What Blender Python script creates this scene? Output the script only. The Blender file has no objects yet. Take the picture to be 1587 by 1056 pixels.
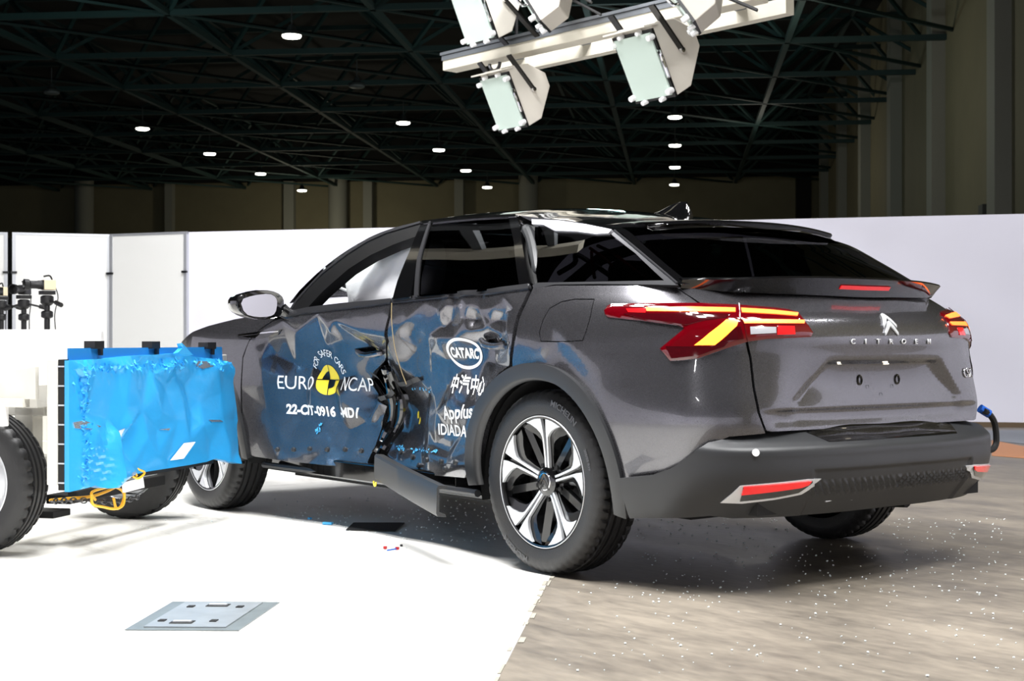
import bpy, bmesh, math, random
import numpy as np
from mathutils import Vector, Matrix
from mathutils.bvhtree import BVHTree
from mathutils.geometry import delaunay_2d_cdt
random.seed(7); rng = np.random.RandomState(7)
scn = bpy.context.scene
COL = scn.collection
# ---------------------------------------------------------------- camera
# metres; x = forward along the crashed car, y = its left side, z = up, origin under the rear axle
F = 2290.0; CX = 793.5; CY = 528.0
CAM = np.array([-4.363, 4.491, 0.895])
R2 = np.array([-.62, -.785, 0.]); R2 /= np.linalg.norm(R2)
D2 = np.array([.785, -.62, 0.]); D2 /= np.linalg.norm(D2)
UP = np.array([0., 0., 1.])
cd = bpy.data.cameras.new('camera'); cam = bpy.data.objects.new('camera', cd); COL.objects.link(cam)
cd.sensor_width = 36; cd.lens = F / 1587 * 36; cd.clip_start = .05; cd.clip_end = 300
cam.location = CAM
cam.rotation_euler = Matrix((R2, UP, -D2)).transposed().to_euler()
cd.dof.use_dof = True; cd.dof.focus_distance = 6.3; cd.dof.aperture_fstop = 8
scn.camera = cam
def gnd(rd): return CAM * [1, 1, 0] + R2 * rd[0] + D2 * rd[1]           # ground point from (metres right of, metres ahead of) the camera
def ray(p): return D2 + R2 * (p[0] - CX) / F - UP * (p[1] - CY) / F
def floor_at(px, py): r = ray((px, py)); return CAM + r * (-CAM[2] / r[2])
# ---------------------------------------------------------------- world and lights
w = bpy.data.worlds.new('hall_ambient'); scn.world = w; w.use_nodes = True
w.node_tree.nodes['Background'].inputs[0].default_value = (.75, .85, 1, 1)
w.node_tree.nodes['Background'].inputs[1].default_value = .035
def area(name, loc, target, sx, sy, power, col=(1, 1, 1), spread=180):
    l = bpy.data.lights.new(name, 'AREA'); l.shape = 'RECTANGLE'; l.size = sx; l.size_y = sy; l.energy = power; l.color = col
    l.spread = math.radians(spread)
    o = bpy.data.objects.new(name, l); COL.objects.link(o); o.location = loc
    o.rotation_euler = (Vector(target) - Vector(loc)).to_track_quat('-Z', 'Y').to_euler(); return o
def bank(name, c, target, nx, ny, dx, dy, power, size=.45, rz=0., col=(1, 1, 1)):
    for i in range(nx):
        for j in range(ny):
            x = (i - (nx - 1) / 2) * dx; y = (j - (ny - 1) / 2) * dy; ca, sa = math.cos(rz), math.sin(rz); o = (c[0] + x * ca - y * sa, c[1] + x * sa + y * ca, c[2])
            area(name, o, (target[0] + (o[0] - c[0]) * .5, target[1] + (o[1] - c[1]) * .5, target[2]), size, size, power / nx / ny, col)
bank('overhead_lamps_side', (-.2, 2.5, 5.6), (.4, 1.3, 0), 4, 2, .95, .8, 600)
bank('overhead_lamps_rear', (-3.4, .4, 5.6), (-.6, .4, .4), 2, 3, .8, .9, 400)
bank('overhead_lamps_front', (3.0, 1.8, 5.8), (2.2, 1.6, .3), 3, 2, .9, .9, 440)
_a = math.atan2(R2[1], R2[0])
_p = gnd((-1.5, 12.5)); bank('overhead_lamps_backdrop', (_p[0], _p[1], 6.2), tuple(gnd((-2.2, 18.)) + UP * 1.0), 4, 1, 1.2, .8, 560, .45, _a, (.97, .97, 1))
_p = gnd((-4.5, -3.5)); bank('mirrored_wall_fill', (_p[0], _p[1], 5.0), tuple(gnd((-7.5, -4)) + UP * 1.0), 1, 3, 1, 1.6, 700, .45, _a)  # added unseen fill: brightens the left wall that the car paint mirrors
_p = gnd((4.6, 3.5)); bank('side_wall_fill', (_p[0], _p[1], 5.0), tuple(gnd((7.4, 3.5)) + UP * 1.0), 1, 3, 1, 2.2, 420, .45, _a)  # added unseen fill for the side wall mirrored in the tailgate
_p = gnd((2.5, -3.5)); bank('mirrored_wall_fill', (_p[0], _p[1], 5.0), tuple(gnd((2.5, -7)) + UP * 1.0), 3, 1, 1.6, 1, 420, .45, _a)  # added unseen fill on the rear wall, for reflections in the paint
scn.view_settings.view_transform = 'Standard'; scn.view_settings.look = 'None'
scn.view_settings.exposure = 0.0; scn.view_settings.gamma = 1.0; scn.view_settings.use_curve_mapping = False
scn.cycles.max_bounces = 8; scn.cycles.sample_clamp_indirect = 6
# ---------------------------------------------------------------- materials
def s2l(c): return tuple((x / 255 / 12.92 if x / 255 <= .04045 else ((x / 255 + .055) / 1.055) ** 2.4) for x in c)
MATS = {}
def mat(name, rgb=(128, 128, 128), rough=.5, metal=0., coat=0., emit=0., ecol=None, bump=0., bscale=40., vary=0., vscale=3., alpha=None, trans=0., spec=.5, stretch=None, rough2=None):
    m = bpy.data.materials.new(name); m.use_nodes = True; nt = m.node_tree; b = nt.nodes['Principled BSDF']
    c = s2l(rgb); I = b.inputs
    I['Base Color'].default_value = (*c, 1); I['Roughness'].default_value = rough; I['Metallic'].default_value = metal
    I['Coat Weight'].default_value = coat; I['Coat Roughness'].default_value = .03; I['Specular IOR Level'].default_value = spec
    I['Transmission Weight'].default_value = trans
    if emit: I['Emission Strength'].default_value = emit; I['Emission Color'].default_value = (*(s2l(ecol) if ecol else c), 1)
    if bump or vary:
        tc = nt.nodes.new('ShaderNodeTexCoord'); src = tc.outputs['Object']
        if stretch:
            mp = nt.nodes.new('ShaderNodeMapping'); mp.inputs['Scale'].default_value = stretch[0]; mp.inputs['Rotation'].default_value = stretch[1]
            nt.links.new(src, mp.inputs[0]); src = mp.outputs[0]
    if bump:
        n = nt.nodes.new('ShaderNodeTexNoise'); n.inputs['Scale'].default_value = bscale; n.inputs['Detail'].default_value = 5; nt.links.new(src, n.inputs[0])
        bp = nt.nodes.new('ShaderNodeBump'); bp.inputs['Strength'].default_value = bump; bp.inputs['Distance'].default_value = .01
        nt.links.new(n.outputs[0], bp.inputs['Height']); nt.links.new(bp.outputs[0], I['Normal'])
    if vary:
        n = nt.nodes.new('ShaderNodeTexNoise'); n.inputs['Scale'].default_value = vscale; n.inputs['Detail'].default_value = 7; n.inputs['Roughness'].default_value = .65; nt.links.new(src, n.inputs[0])
        r = nt.nodes.new('ShaderNodeValToRGB'); r.color_ramp.elements[0].position = .3; r.color_ramp.elements[1].position = .7
        r.color_ramp.elements[0].color = (*[x * (1 - vary) for x in c], 1); r.color_ramp.elements[1].color = (*[min(1, x * (1 + vary * .7)) for x in c], 1)
        nt.links.new(n.outputs[0], r.inputs[0]); nt.links.new(r.outputs[0], I['Base Color'])
    MATS[name] = m; return m
def tinted(name, tint, gloss=.9):
    m = bpy.data.materials.new(name); m.use_nodes = True; nt = m.node_tree; nt.nodes.clear()
    o = nt.nodes.new('ShaderNodeOutputMaterial'); t = nt.nodes.new('ShaderNodeBsdfTransparent'); t.inputs[0].default_value = (*tint, 1)
    g = nt.nodes.new('ShaderNodeBsdfGlossy'); g.inputs['Roughness'].default_value = .015
    f = nt.nodes.new('ShaderNodeFresnel'); f.inputs[0].default_value = 1.5
    x = nt.nodes.new('ShaderNodeMixShader'); nt.links.new(f.outputs[0], x.inputs[0]); nt.links.new(t.outputs[0], x.inputs[1]); nt.links.new(g.outputs[0], x.inputs[2])
    nt.links.new(x.outputs[0], o.inputs[0]); MATS[name] = m; return m
def paint(name, rgb):
    m = mat(name, rgb, .3, .8, 1.0); nt = m.node_tree; b = nt.nodes['Principled BSDF']
    tc = nt.nodes.new('ShaderNodeTexCoord'); v = nt.nodes.new('ShaderNodeTexVoronoi'); v.inputs['Scale'].default_value = 900
    nt.links.new(tc.outputs['Object'], v.inputs[0])
    r = nt.nodes.new('ShaderNodeMapRange'); r.inputs[3].default_value = .21; r.inputs[4].default_value = .33
    nt.links.new(v.outputs['Color'], r.inputs[0]); nt.links.new(r.outputs[0], b.inputs['Roughness']); return m
PAINT = paint('grey_metallic_paint', (94, 93, 97))
BLACKG = mat('gloss_black', (9, 9, 10), .08, 0, 1)
BLACK = mat('dark_cavity', (7, 7, 8), .7)
FRAMEB = mat('black_frame_plastic', (17, 17, 18), .35, bump=.03, bscale=600)
SENS = mat('sensor_face', (235, 236, 238), .3)
PLAST = mat('dark_grey_moulded_plastic', (42, 43, 45), .42, 0, 0, bump=.05, bscale=900)
TRIMG = mat('satin_grey_trim', (58, 58, 61), .35, .6)
CHROME = mat('chrome', (225, 225, 228), .08, 1)
SATIN = mat('machined_aluminium', (226, 228, 231), .38, .55)
RUBBER = mat('tyre_rubber', (33, 33, 34), .5, 0, 0, bump=.12, bscale=160)
RUBTXT = mat('tyre_lettering', (74, 74, 76), .5)
RIMBLK = mat('rim_black', (16, 16, 17), .18, 0, .6)
STEEL = mat('brake_steel', (96, 96, 98), .35, .9)
WHITE = mat('white_vinyl', (244, 244, 244), .4)
YEL = mat('yellow_vinyl', (240, 214, 60), .4)
BLKV = mat('black_vinyl', (12, 13, 16), .35)
LENS = mat('red_lens', (84, 2, 10), .06, 0, 1, emit=.025, ecol=(255, 0, 20))
LENSD = mat('dark_red_lens', (58, 4, 10), .08, 0, 1)
GLOW = mat('lit_light_guide', (255, 120, 60), .3, emit=3.2, ecol=(255, 92, 30))
GLOWR = mat('glowing_red_lens', (190, 12, 20), .2, coat=1, emit=.55, ecol=(255, 14, 18))
GLOWY = mat('lit_amber_light', (255, 170, 60), .3, emit=4.2, ecol=(255, 128, 28))
CLEAR = mat('clear_lens', (190, 190, 196), .1, .3, 1)
PRIV = tinted('privacy_glass', (.014, .014, .016))
TORN = mat('torn_grey_trim', (150, 150, 156), .4, .2, bump=.3, bscale=30)
WIND = tinted('window_glass', (.75, .80, .80))
AIRB = mat('airbag_fabric', (250, 250, 252), .8, bump=.15, bscale=60)
INTER = mat('interior_trim', (52, 52, 56), .7)
MIRR = mat('mirror_glass', (245, 245, 248), .02, 1)
REDC = mat('red_cable', (175, 12, 22), .4)
BLUEP = mat('blue_plug', (20, 90, 190), .35)
# ---------------------------------------------------------------- object helpers
def link(name, me, parent=None, m=None):
    o = bpy.data.objects.new(name, me); COL.objects.link(o)
    if parent: o.parent = parent
    if m is not None and me is not None and hasattr(me, 'materials'):
        for mm in (m if isinstance(m, (list, tuple)) else [m]): me.materials.append(mm)
    return o
def tag(o, label=None, cat=None, group=None, kind=None):
    if label: o['label'] = label
    if cat: o['category'] = cat
    if group: o['group'] = group
    if kind: o['kind'] = kind
    return o
def empty(name, loc=(0, 0, 0), rz=0., label=None, cat=None, group=None):
    o = bpy.data.objects.new(name, None); COL.objects.link(o); o.location = loc; o.rotation_euler = (0, 0, rz); o.empty_display_size = .1
    return tag(o, label, cat, group)
class MB:
    def __init__(s): s.v = []; s.f = []; s.sm = []
    def add(s, vs, fs, smooth=False):
        n = len(s.v); s.v += [tuple(map(float, v)) for v in vs]; s.f += [tuple(i + n for i in f) for f in fs]; s.sm += [smooth] * len(fs); return s
    def box(s, c, d, rot=None):
        M = rot or Matrix.Identity(3); c = Vector(c)
        vs = [c + M @ Vector((x * d[0] / 2, y * d[1] / 2, z * d[2] / 2)) for x in (-1, 1) for y in (-1, 1) for z in (-1, 1)]
        return s.add(vs, [(0, 1, 3, 2), (4, 6, 7, 5), (0, 4, 5, 1), (2, 3, 7, 6), (0, 2, 6, 4), (1, 5, 7, 3)])
    def bar(s, a, b, wx, wy=None, roll=0.):
        a, b = Vector(a), Vector(b); d = b - a; q = d.to_track_quat('X', 'Z').to_matrix() @ Matrix.Rotation(roll, 3, 'X')
        return s.box((a + b) / 2, (d.length, wx, wy or wx), q)
    def tube(s, pts, r, n=10, closed=False, caps=True):
        P = [Vector(p) for p in pts]; N = len(P); rings = []; up = Vector((0, 0, 1))
        for i in range(N):
            t = (P[(i + 1) % N] - P[i - 1]) if closed else (P[min(i + 1, N - 1)] - P[max(i - 1, 0)])
            t.normalize(); u = up - t * up.dot(t)
            if u.length < .05: u = Vector((1, 0, 0)) - t * t.x
            u.normalize(); up = u; w_ = t.cross(u); rr = r[i] if hasattr(r, '__len__') else r
            rings.append([P[i] + (u * math.cos(6.28319 * k / n) + w_ * math.sin(6.28319 * k / n)) * rr for k in range(n)])
        vs = [v for g in rings for v in g]; fs = []
        for i in range(N if closed else N - 1):
            j = (i + 1) % N
            for k in range(n): fs.append((i * n + k, j * n + k, j * n + (k + 1) % n, i * n + (k + 1) % n))
        s.add(vs, fs, True)
        if caps and not closed: s.add(rings[0], [tuple(range(n))[::-1]]); s.add(rings[-1], [tuple(range(n))])
        return s
    def lathe(s, prof, n=48, axis='Y', c=(0, 0, 0), close=False, a0=0.):
        vs = []; fs = []; m = len(prof)
        for k in range(n):
            a = 2 * math.pi * k / n + a0; ca, sa = math.cos(a), math.sin(a)
            for (h, r) in prof:
                p = (r * ca, h, r * sa) if axis == 'Y' else ((r * ca, r * sa, h) if axis == 'Z' else (h, r * ca, r * sa))
                vs.append((p[0] + c[0], p[1] + c[1], p[2] + c[2]))
        for k in range(n):
            q = (k + 1) % n
            for i in range(m if close else m - 1):
                j = (i + 1) % m; fs.append((k * m + i, k * m + j, q * m + j, q * m + i))
        return s.add(vs, fs, True)
    def prism(s, poly, h0, h1, fn=None):
        """poly: 2-D outline; fn(p, h) gives the 3-D point (default: x, y, h)"""
        fn = fn or (lambda p, h: (p[0], p[1], h)); n = len(poly)
        tri = cdt(poly)
        s.add([fn(p, h1) for p in tri[0]], tri[1]); s.add([fn(p, h0) for p in tri[0]], [f[::-1] for f in tri[1]])
        vs = [fn(p, h0) for p in poly] + [fn(p, h1) for p in poly]
        return s.add(vs, [(i, (i + 1) % n, n + (i + 1) % n, n + i) for i in range(n)])
    def mesh(s, name, fix=True, sharp=35):
        me = bpy.data.meshes.new(name); me.from_pydata(s.v, [], s.f); me.update()
        if fix:
            bm = bmesh.new(); bm.from_mesh(me); bmesh.ops.remove_doubles(bm, verts=bm.verts, dist=1e-5)
            bmesh.ops.recalc_face_normals(bm, faces=bm.faces)
            for f in bm.faces: f.smooth = True
            for e in bm.edges:
                if len(e.link_faces) == 2 and e.calc_face_angle(0) > math.radians(sharp): e.smooth = False
            bm.to_mesh(me); bm.free()
        return me
    def build(s, name, m, parent=None, bevel=0., sharp=35):
        o = link(name, s.mesh(name, True, sharp), parent, m)
        if bevel:
            b = o.modifiers.new('bevel', 'BEVEL'); b.width = bevel; b.segments = 2; b.limit_method = 'ANGLE'; b.angle_limit = .6
        return o
def cdt(poly, pts=(), holes=(), eps=1e-7):
    V = []; E = []
    for L in [poly] + list(holes):
        n = len(V); V += [Vector((float(p[0]), float(p[1]))) for p in L]; E += [(n + i, n + (i + 1) % len(L)) for i in range(len(L))]
    V += [Vector((float(p[0]), float(p[1]))) for p in pts]
    r = delaunay_2d_cdt(V, E, [], 1, eps)
    vs = [tuple(v) for v in r[0]]; fs = [tuple(f) for f in r[2]]
    if not fs: return vs, fs
    c = np.array([np.mean([vs[i] for i in f], axis=0) for f in fs]); k = inside(c, [tuple(p[:2]) for p in poly])
    for h in holes: k &= ~inside(c, [tuple(p[:2]) for p in h])
    return vs, [f for f, q in zip(fs, k) if q]
def inside(P, poly):
    P = np.asarray(P); x, y = P[:, 0], P[:, 1]; r = np.zeros(len(P), bool); n = len(poly)
    for i in range(n):
        x1, y1 = poly[i]; x2, y2 = poly[(i + 1) % n]
        c = (y1 > y) != (y2 > y)
        with np.errstate(divide='ignore', invalid='ignore'): r ^= c & (x < (x2 - x1) * (y - y1) / (y2 - y1 + 1e-300) + x1)
    return r
def distseg(P, poly):
    P = np.asarray(P); d = np.full(len(P), 9.); n = len(poly)
    for i in range(n):
        a = np.array(poly[i]); b = np.array(poly[(i + 1) % n]); ab = b - a; L = ab @ ab + 1e-12
        t = np.clip(((P - a) @ ab) / L, 0, 1); d = np.minimum(d, np.linalg.norm(P - a - t[:, None] * ab, axis=1))
    return d
def resample(poly, step, closed=True):
    out = []; n = len(poly)
    for i in range(n if closed else n - 1):
        a = np.array(poly[i], float); b = np.array(poly[(i + 1) % n], float); k = max(1, int(np.linalg.norm(b - a) / step + .5))
        out += [tuple(a + (b - a) * j / k) for j in range(k)]
    if not closed: out.append(tuple(map(float, poly[-1])))
    return out
def rounded(poly, it=2):
    for _ in range(it):
        q = []; n = len(poly)
        for i in range(n):
            a = np.array(poly[i], float); b = np.array(poly[(i + 1) % n], float); q += [tuple(a * .75 + b * .25), tuple(a * .25 + b * .75)]
        poly = q
    return poly
def smooth_line(pts, sub=6):
    """Catmull-Rom through pts"""
    P = np.array(pts, float); n = len(P); out = []
    for i in range(n - 1):
        p0, p1, p2, p3 = P[max(i - 1, 0)], P[i], P[i + 1], P[min(i + 2, n - 1)]
        for k in range(sub):
            t = k / sub; out.append(.5 * (2 * p1 + (p2 - p0) * t + (2 * p0 - 5 * p1 + 4 * p2 - p3) * t * t + (3 * p1 - p0 - 3 * p2 + p3) * t ** 3))
    out.append(P[-1]); return [tuple(map(float, o)) for o in out]
def crspline(K, Y, q):
    """cubic Hermite (finite-difference tangents) of rows Y at knots K"""
    K = np.asarray(K, float); Y = np.asarray(Y, float); q = np.asarray(q, float)
    m = np.gradient(Y, K, axis=0); i = np.clip(np.searchsorted(K, q) - 1, 0, len(K) - 2); h = K[i + 1] - K[i]; t = (q - K[i]) / h
    sh = (...,) + (None,) * (Y.ndim - 1); t = t[sh]; h = h[sh]
    return (2 * t**3 - 3 * t**2 + 1) * Y[i] + (t**3 - 2 * t**2 + t) * h * m[i] + (-2 * t**3 + 3 * t**2) * Y[i + 1] + (t**3 - t**2) * h * m[i + 1]
class Surf:
    """a parametric skin: fn(u, v) -> (n, 3); rays can be dropped on it, panels cut from it"""
    def __init__(s, fn, u0, u1, v0, v1, step=.02, du=.004, flip=False):
        s.fn = fn; s.du = du; s.flip = flip
        nu = int((u1 - u0) / step) + 2; nv = int((v1 - v0) / step) + 2
        U, V = np.meshgrid(np.linspace(u0, u1, nu), np.linspace(v0, v1, nv), indexing='ij'); s.U = U.ravel(); s.V = V.ravel()
        P = fn(s.U, s.V); s.faces = []
        for i in range(nu - 1):
            for j in range(nv - 1):
                a = i * nv + j; s.faces += [(a, a + nv, a + nv + 1), (a, a + nv + 1, a + 1)]
        s.P = P; s.bvh = BVHTree.FromPolygons([tuple(p) for p in P], s.faces, all_triangles=True)
    def hit(s, px, org=None, d=None):
        o = CAM if org is None else np.asarray(org, float); d = ray(px) if d is None else np.asarray(d, float)
        L, n, i, t = s.bvh.ray_cast(Vector(o), Vector(d).normalized())
        if i is None:
            L, n, i, t = s.bvh.find_nearest(Vector(o + d * 6.4))
        f = s.faces[i]; A, B, C = (s.P[k] for k in f); L = np.array(L)
        v0, v1, v2 = B - A, C - A, L - A; d00, d01, d11, d20, d21 = v0 @ v0, v0 @ v1, v1 @ v1, v2 @ v0, v2 @ v1
        den = d00 * d11 - d01 * d01 + 1e-18; b = (d11 * d20 - d01 * d21) / den; c = (d00 * d21 - d01 * d20) / den; a = 1 - b - c
        return (float(a * s.U[f[0]] + b * s.U[f[1]] + c * s.U[f[2]]), float(a * s.V[f[0]] + b * s.V[f[1]] + c * s.V[f[2]]))
    def hits(s, L): return [s.hit(p) for p in L]
    def ev(s, UV, off=0.):
        UV = np.asarray(UV, float).reshape(-1, 2); u, v = UV[:, 0], UV[:, 1]; e = s.du
        P = s.fn(u, v); N = np.cross(s.fn(u + e, v) - s.fn(u - e, v), s.fn(u, v + e) - s.fn(u, v - e))
        N /= np.linalg.norm(N, axis=1)[:, None] + 1e-12
        if s.flip: N = -N
        off = np.asarray(off); return P + N * (off[:, None] if off.ndim else off), N
    def panel(s, name, poly, m, parent=None, step=.02, off=0., flange=.018, holes=(), shrink=0., dome=0., domew=.02, mirror=False):
        poly = [tuple(p) for p in poly]
        if shrink:
            poly = inset(poly, shrink)
        poly = resample(poly, step); holes = [resample(h, step) for h in holes]
        A = np.array(poly); g = np.stack(np.meshgrid(np.arange(A[:, 0].min(), A[:, 0].max(), step), np.arange(A[:, 1].min(), A[:, 1].max(), step)), -1).reshape(-1, 2)
        k = inside(g, poly) & (distseg(g, poly) > step * .45)
        for h in holes: k &= ~inside(g, h) & (distseg(g, h) > step * .45)
        uv, tris = cdt(poly, g[k], holes)
        uv = np.array(uv); o = off
        if dome: d = np.minimum(distseg(uv, poly) / domew, 1); o = off + dome * (1 - (1 - d) ** 2)
        P, N = s.ev(uv, o)
        if dome: pass
        # boundary edges -> flange
        from collections import Counter
        cnt = Counter(); 
        for t in tris:
            for i in range(3): cnt[frozenset((t[i], t[(i + 1) % 3]))] += 1
        verts = [tuple(p) for p in P]; norms = [tuple(n) for n in N]; faces = []
        a, b, c = tris[0]; nn = np.cross(P[b] - P[a], P[c] - P[a]); rev = sum(1 for t in tris[::7] if np.cross(P[t[1]] - P[t[0]], P[t[2]] - P[t[0]]) @ N[t[0]] < 0) > len(tris[::7]) / 2
        tris = [t[::-1] if rev else t for t in tris]; faces = list(tris)
        if flange:
            Q = P - N * flange; mp = {}
            def dup(i):
                if i not in mp:
                    mp[i] = len(verts); verts.append(tuple(P[i])); verts.append(tuple(Q[i])); norms.append(None); norms.append(None)
                return mp[i]
            for t in tris:
                for i in range(3):
                    p, q = t[i], t[(i + 1) % 3]
                    if cnt[frozenset((p, q))] == 1:
                        x, y = dup(p), dup(q); faces.append((y, x, x + 1, y + 1))
        me = bpy.data.meshes.new(name)
        if mirror: verts = [(x, -y, z) for x, y, z in verts]; norms = [None if n is None else (n[0], -n[1], n[2]) for n in norms]; faces = [f[::-1] for f in faces]
        me.from_pydata(verts, [], faces); me.update()
        me.polygons.foreach_set('use_smooth', [True] * len(faces))
        vn = np.zeros((len(verts), 3)); me.vertices.foreach_get('normal', vn.ravel()) if False else None
        nl = [tuple(me.vertices[i].normal) if (n is None or dome) else n for i, n in enumerate(norms)]
        me.normals_split_custom_set_from_vertices(nl)
        return link(name, me, parent, m)
    def decal(s, name, me2, uv0, m, parent, ang=0., off=.0015, scale=(1, 1), maxe=.012, thick=0., shear=0.):
        """wrap a flat mesh (text, emblem) onto the skin: local +x runs towards -u, local +y towards +v"""
        bm = bmesh.new(); bm.from_mesh(me2); bmesh.ops.triangulate(bm, faces=bm.faces)
        for _ in range(6):
            L = [e for e in bm.edges if e.calc_length() * max(scale) > maxe]
            if not L: break
            bmesh.ops.subdivide_edges(bm, edges=L, cuts=1); bmesh.ops.triangulate(bm, faces=bm.faces)
        bm.verts.ensure_lookup_table()
        q = np.array([v.co[:2] for v in bm.verts]); q = q * np.array(scale); q[:, 0] += shear * q[:, 1]
        ca, sa = math.cos(ang), math.sin(ang); x = q[:, 0] * ca - q[:, 1] * sa; y = q[:, 0] * sa + q[:, 1] * ca
        uv = np.stack([uv0[0] - x, uv0[1] + y], 1); P, N = s.ev(uv, off)
        for v, p in zip(bm.verts, P): v.co = p
        me = bpy.data.meshes.new(name)
        if thick:
            ext = bmesh.ops.extrude_face_region(bm, geom=bm.faces[:]); nv = [g for g in ext['geom'] if isinstance(g, bmesh.types.BMVert)]
            bm.normal_update()
            n0 = np.mean(N, axis=0)
            for v in nv: v.co += Vector(n0) * thick
        bmesh.ops.recalc_face_normals(bm, faces=bm.faces) if thick else None
        bm.to_mesh(me); bm.free()
        if not thick:
            # face the normals outwards
            a = me.polygons[0]
            if len(a.vertices) and np.dot(a.normal, N[a.vertices[0]]) < 0: me.flip_normals()
        return link(name, me, parent, m)
def inset(poly, d):
    A = np.array(poly, float); n = len(A); ar = .5 * np.sum(A[:, 0] * np.roll(A[:, 1], -1) - np.roll(A[:, 0], -1) * A[:, 1]); sg = 1 if ar > 0 else -1
    out = []
    for i in range(n):
        a, b, c = A[i - 1], A[i], A[(i + 1) % n]; e1 = (b - a) / (np.linalg.norm(b - a) + 1e-9); e2 = (c - b) / (np.linalg.norm(c - b) + 1e-9)
        n1 = np.array([-e1[1], e1[0]]) * sg; n2 = np.array([-e2[1], e2[0]]) * sg; m_ = n1 + n2; m_ /= max(.6, (m_ @ m_) / 2 + 1e-9) if m_ @ m_ > 1e-6 else 1
        out.append(tuple(b + m_ * d))
    return out
def text_mesh(s, size=1., align='CENTER', spacing=1., bold=0.):
    c = bpy.data.curves.new('lettering', 'FONT'); c.body = s; c.size = size; c.align_x = align; c.align_y = 'CENTER'; c.space_character = spacing; c.offset = bold; c.resolution_u = 4
    o = bpy.data.objects.new('lettering', c); COL.objects.link(o); bpy.context.view_layer.update()
    dg = bpy.context.evaluated_depsgraph_get(); me = bpy.data.meshes.new_from_object(o.evaluated_get(dg)); bpy.data.objects.remove(o); bpy.data.curves.remove(c); return me
def flat_mesh(polys):
    """[(outline, holes)] -> one flat mesh"""
    m = MB()
    for p, h in polys: v, f = cdt(p, (), h); m.add([(x, y, 0) for x, y in v], f)
    me = bpy.data.meshes.new('flat'); me.from_pydata(m.v, [], m.f); return me
def circ(r, n=40, cx=0, cy=0, a0=0, a1=360, ry=None):
    full = abs(a1 - a0) >= 360; k = n if full else n + 1
    return [(cx + r * math.cos(math.radians(a0 + (a1 - a0) * i / n)), cy + (ry or r) * math.sin(math.radians(a0 + (a1 - a0) * i / n))) for i in range(k)]
def copy_tree(o, parent=None):
    c = o.copy(); COL.objects.link(c)
    if parent: c.parent = parent
    for ch in list(o.children): copy_tree(ch, c)
    return c
# ---------------------------------------------------------------- skin of the car body
# plan outline (x, y) from the middle of the tail round the left corner to the nose, at z = .9 and z = .58
PL_HI = [(-.945, 0), (-.938, .23), (-.907, .41), (-.865, .56), (-.80, .69), (-.70, .785), (-.55, .850), (-.30, .905), (0, .928), (.4, .925), (1.0, .915), (1.6, .915), (2.1, .92), (2.5, .925), (2.8, .92), (3.1, .88), (3.4, .77), (3.6, .55), (3.7, .28), (3.72, 0)]
PL_LO = [(-.905, 0), (-.903, .23), (-.898, .45), (-.885, .610), (-.825, .735), (-.72, .825), (-.56, .888), (-.30, .926), (0, .9325), (.4, .93), (1.0, .92), (1.6, .92), (2.1, .925), (2.5, .9325), (2.8, .9325), (3.1, .90), (3.4, .80), (3.6, .58), (3.72, .30), (3.74, 0)]
PL_HI = np.array(PL_HI); PL_LO = np.array(PL_LO)
KU = np.concatenate([[0], np.cumsum(np.linalg.norm(np.diff(PL_LO, axis=0), axis=1))])     # u = metres along the skin from the middle of the tail
ZK = [.15, .25, .35, .45, .58, .75, .85, .92, .98, 1.03, 1.08, 1.14]
FY = [.90, .945, .975, .99, 1.0, 1.003, 1.0, .99, .972, .952, .925, .89]
DXR = [.12, .09, .06, .03, 0., 0., 0., 0., .030, .105, .195, .28]
WREAR = np.array([1, 1, 1, 1, .9, .75, .55, .25] + [0] * 12)
def plan(u, z):
    s = np.sign(u); s[s == 0] = 1; a = np.abs(u)
    hi = crspline(KU, PL_HI, a); lo = crspline(KU, PL_LO, a); w_ = np.clip((z - .58) / .32, 0, 1); w_ = w_ * w_ * (3 - 2 * w_)
    P = lo + (hi - lo) * w_[:, None]
    fy = crspline(ZK, np.array(FY)[:, None], np.clip(z, .15, 1.14))[:, 0]; dx = crspline(ZK, np.array(DXR)[:, None], np.clip(z, .15, 1.14))[:, 0]
    wr = np.interp(a, KU, WREAR)
    return np.stack([P[:, 0] + dx * wr, P[:, 1] * fy * s, z], 1)
def sstep(a, b, x): t = np.clip((x - a) / (b - a), 0, 1); return t * t * (3 - 2 * t)
def recess(P):
    """number-plate recess and tailgate creases: metres pushed forward"""
    y, z = np.abs(P[:, 1]), P[:, 2]; rear = P[:, 0] < -.6
    half = .355 + .16 * np.clip((.81 - z) / .13, 0, 1)
    d = .038 * sstep(.828, .812, z) * sstep(.585, .80, z) * sstep(half, half - .07, y)
    d += .012 * sstep(.655, .635, z) * sstep(.57, .62, z) * sstep(.66, .55, y)          # lower crease
    return d * rear
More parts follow.
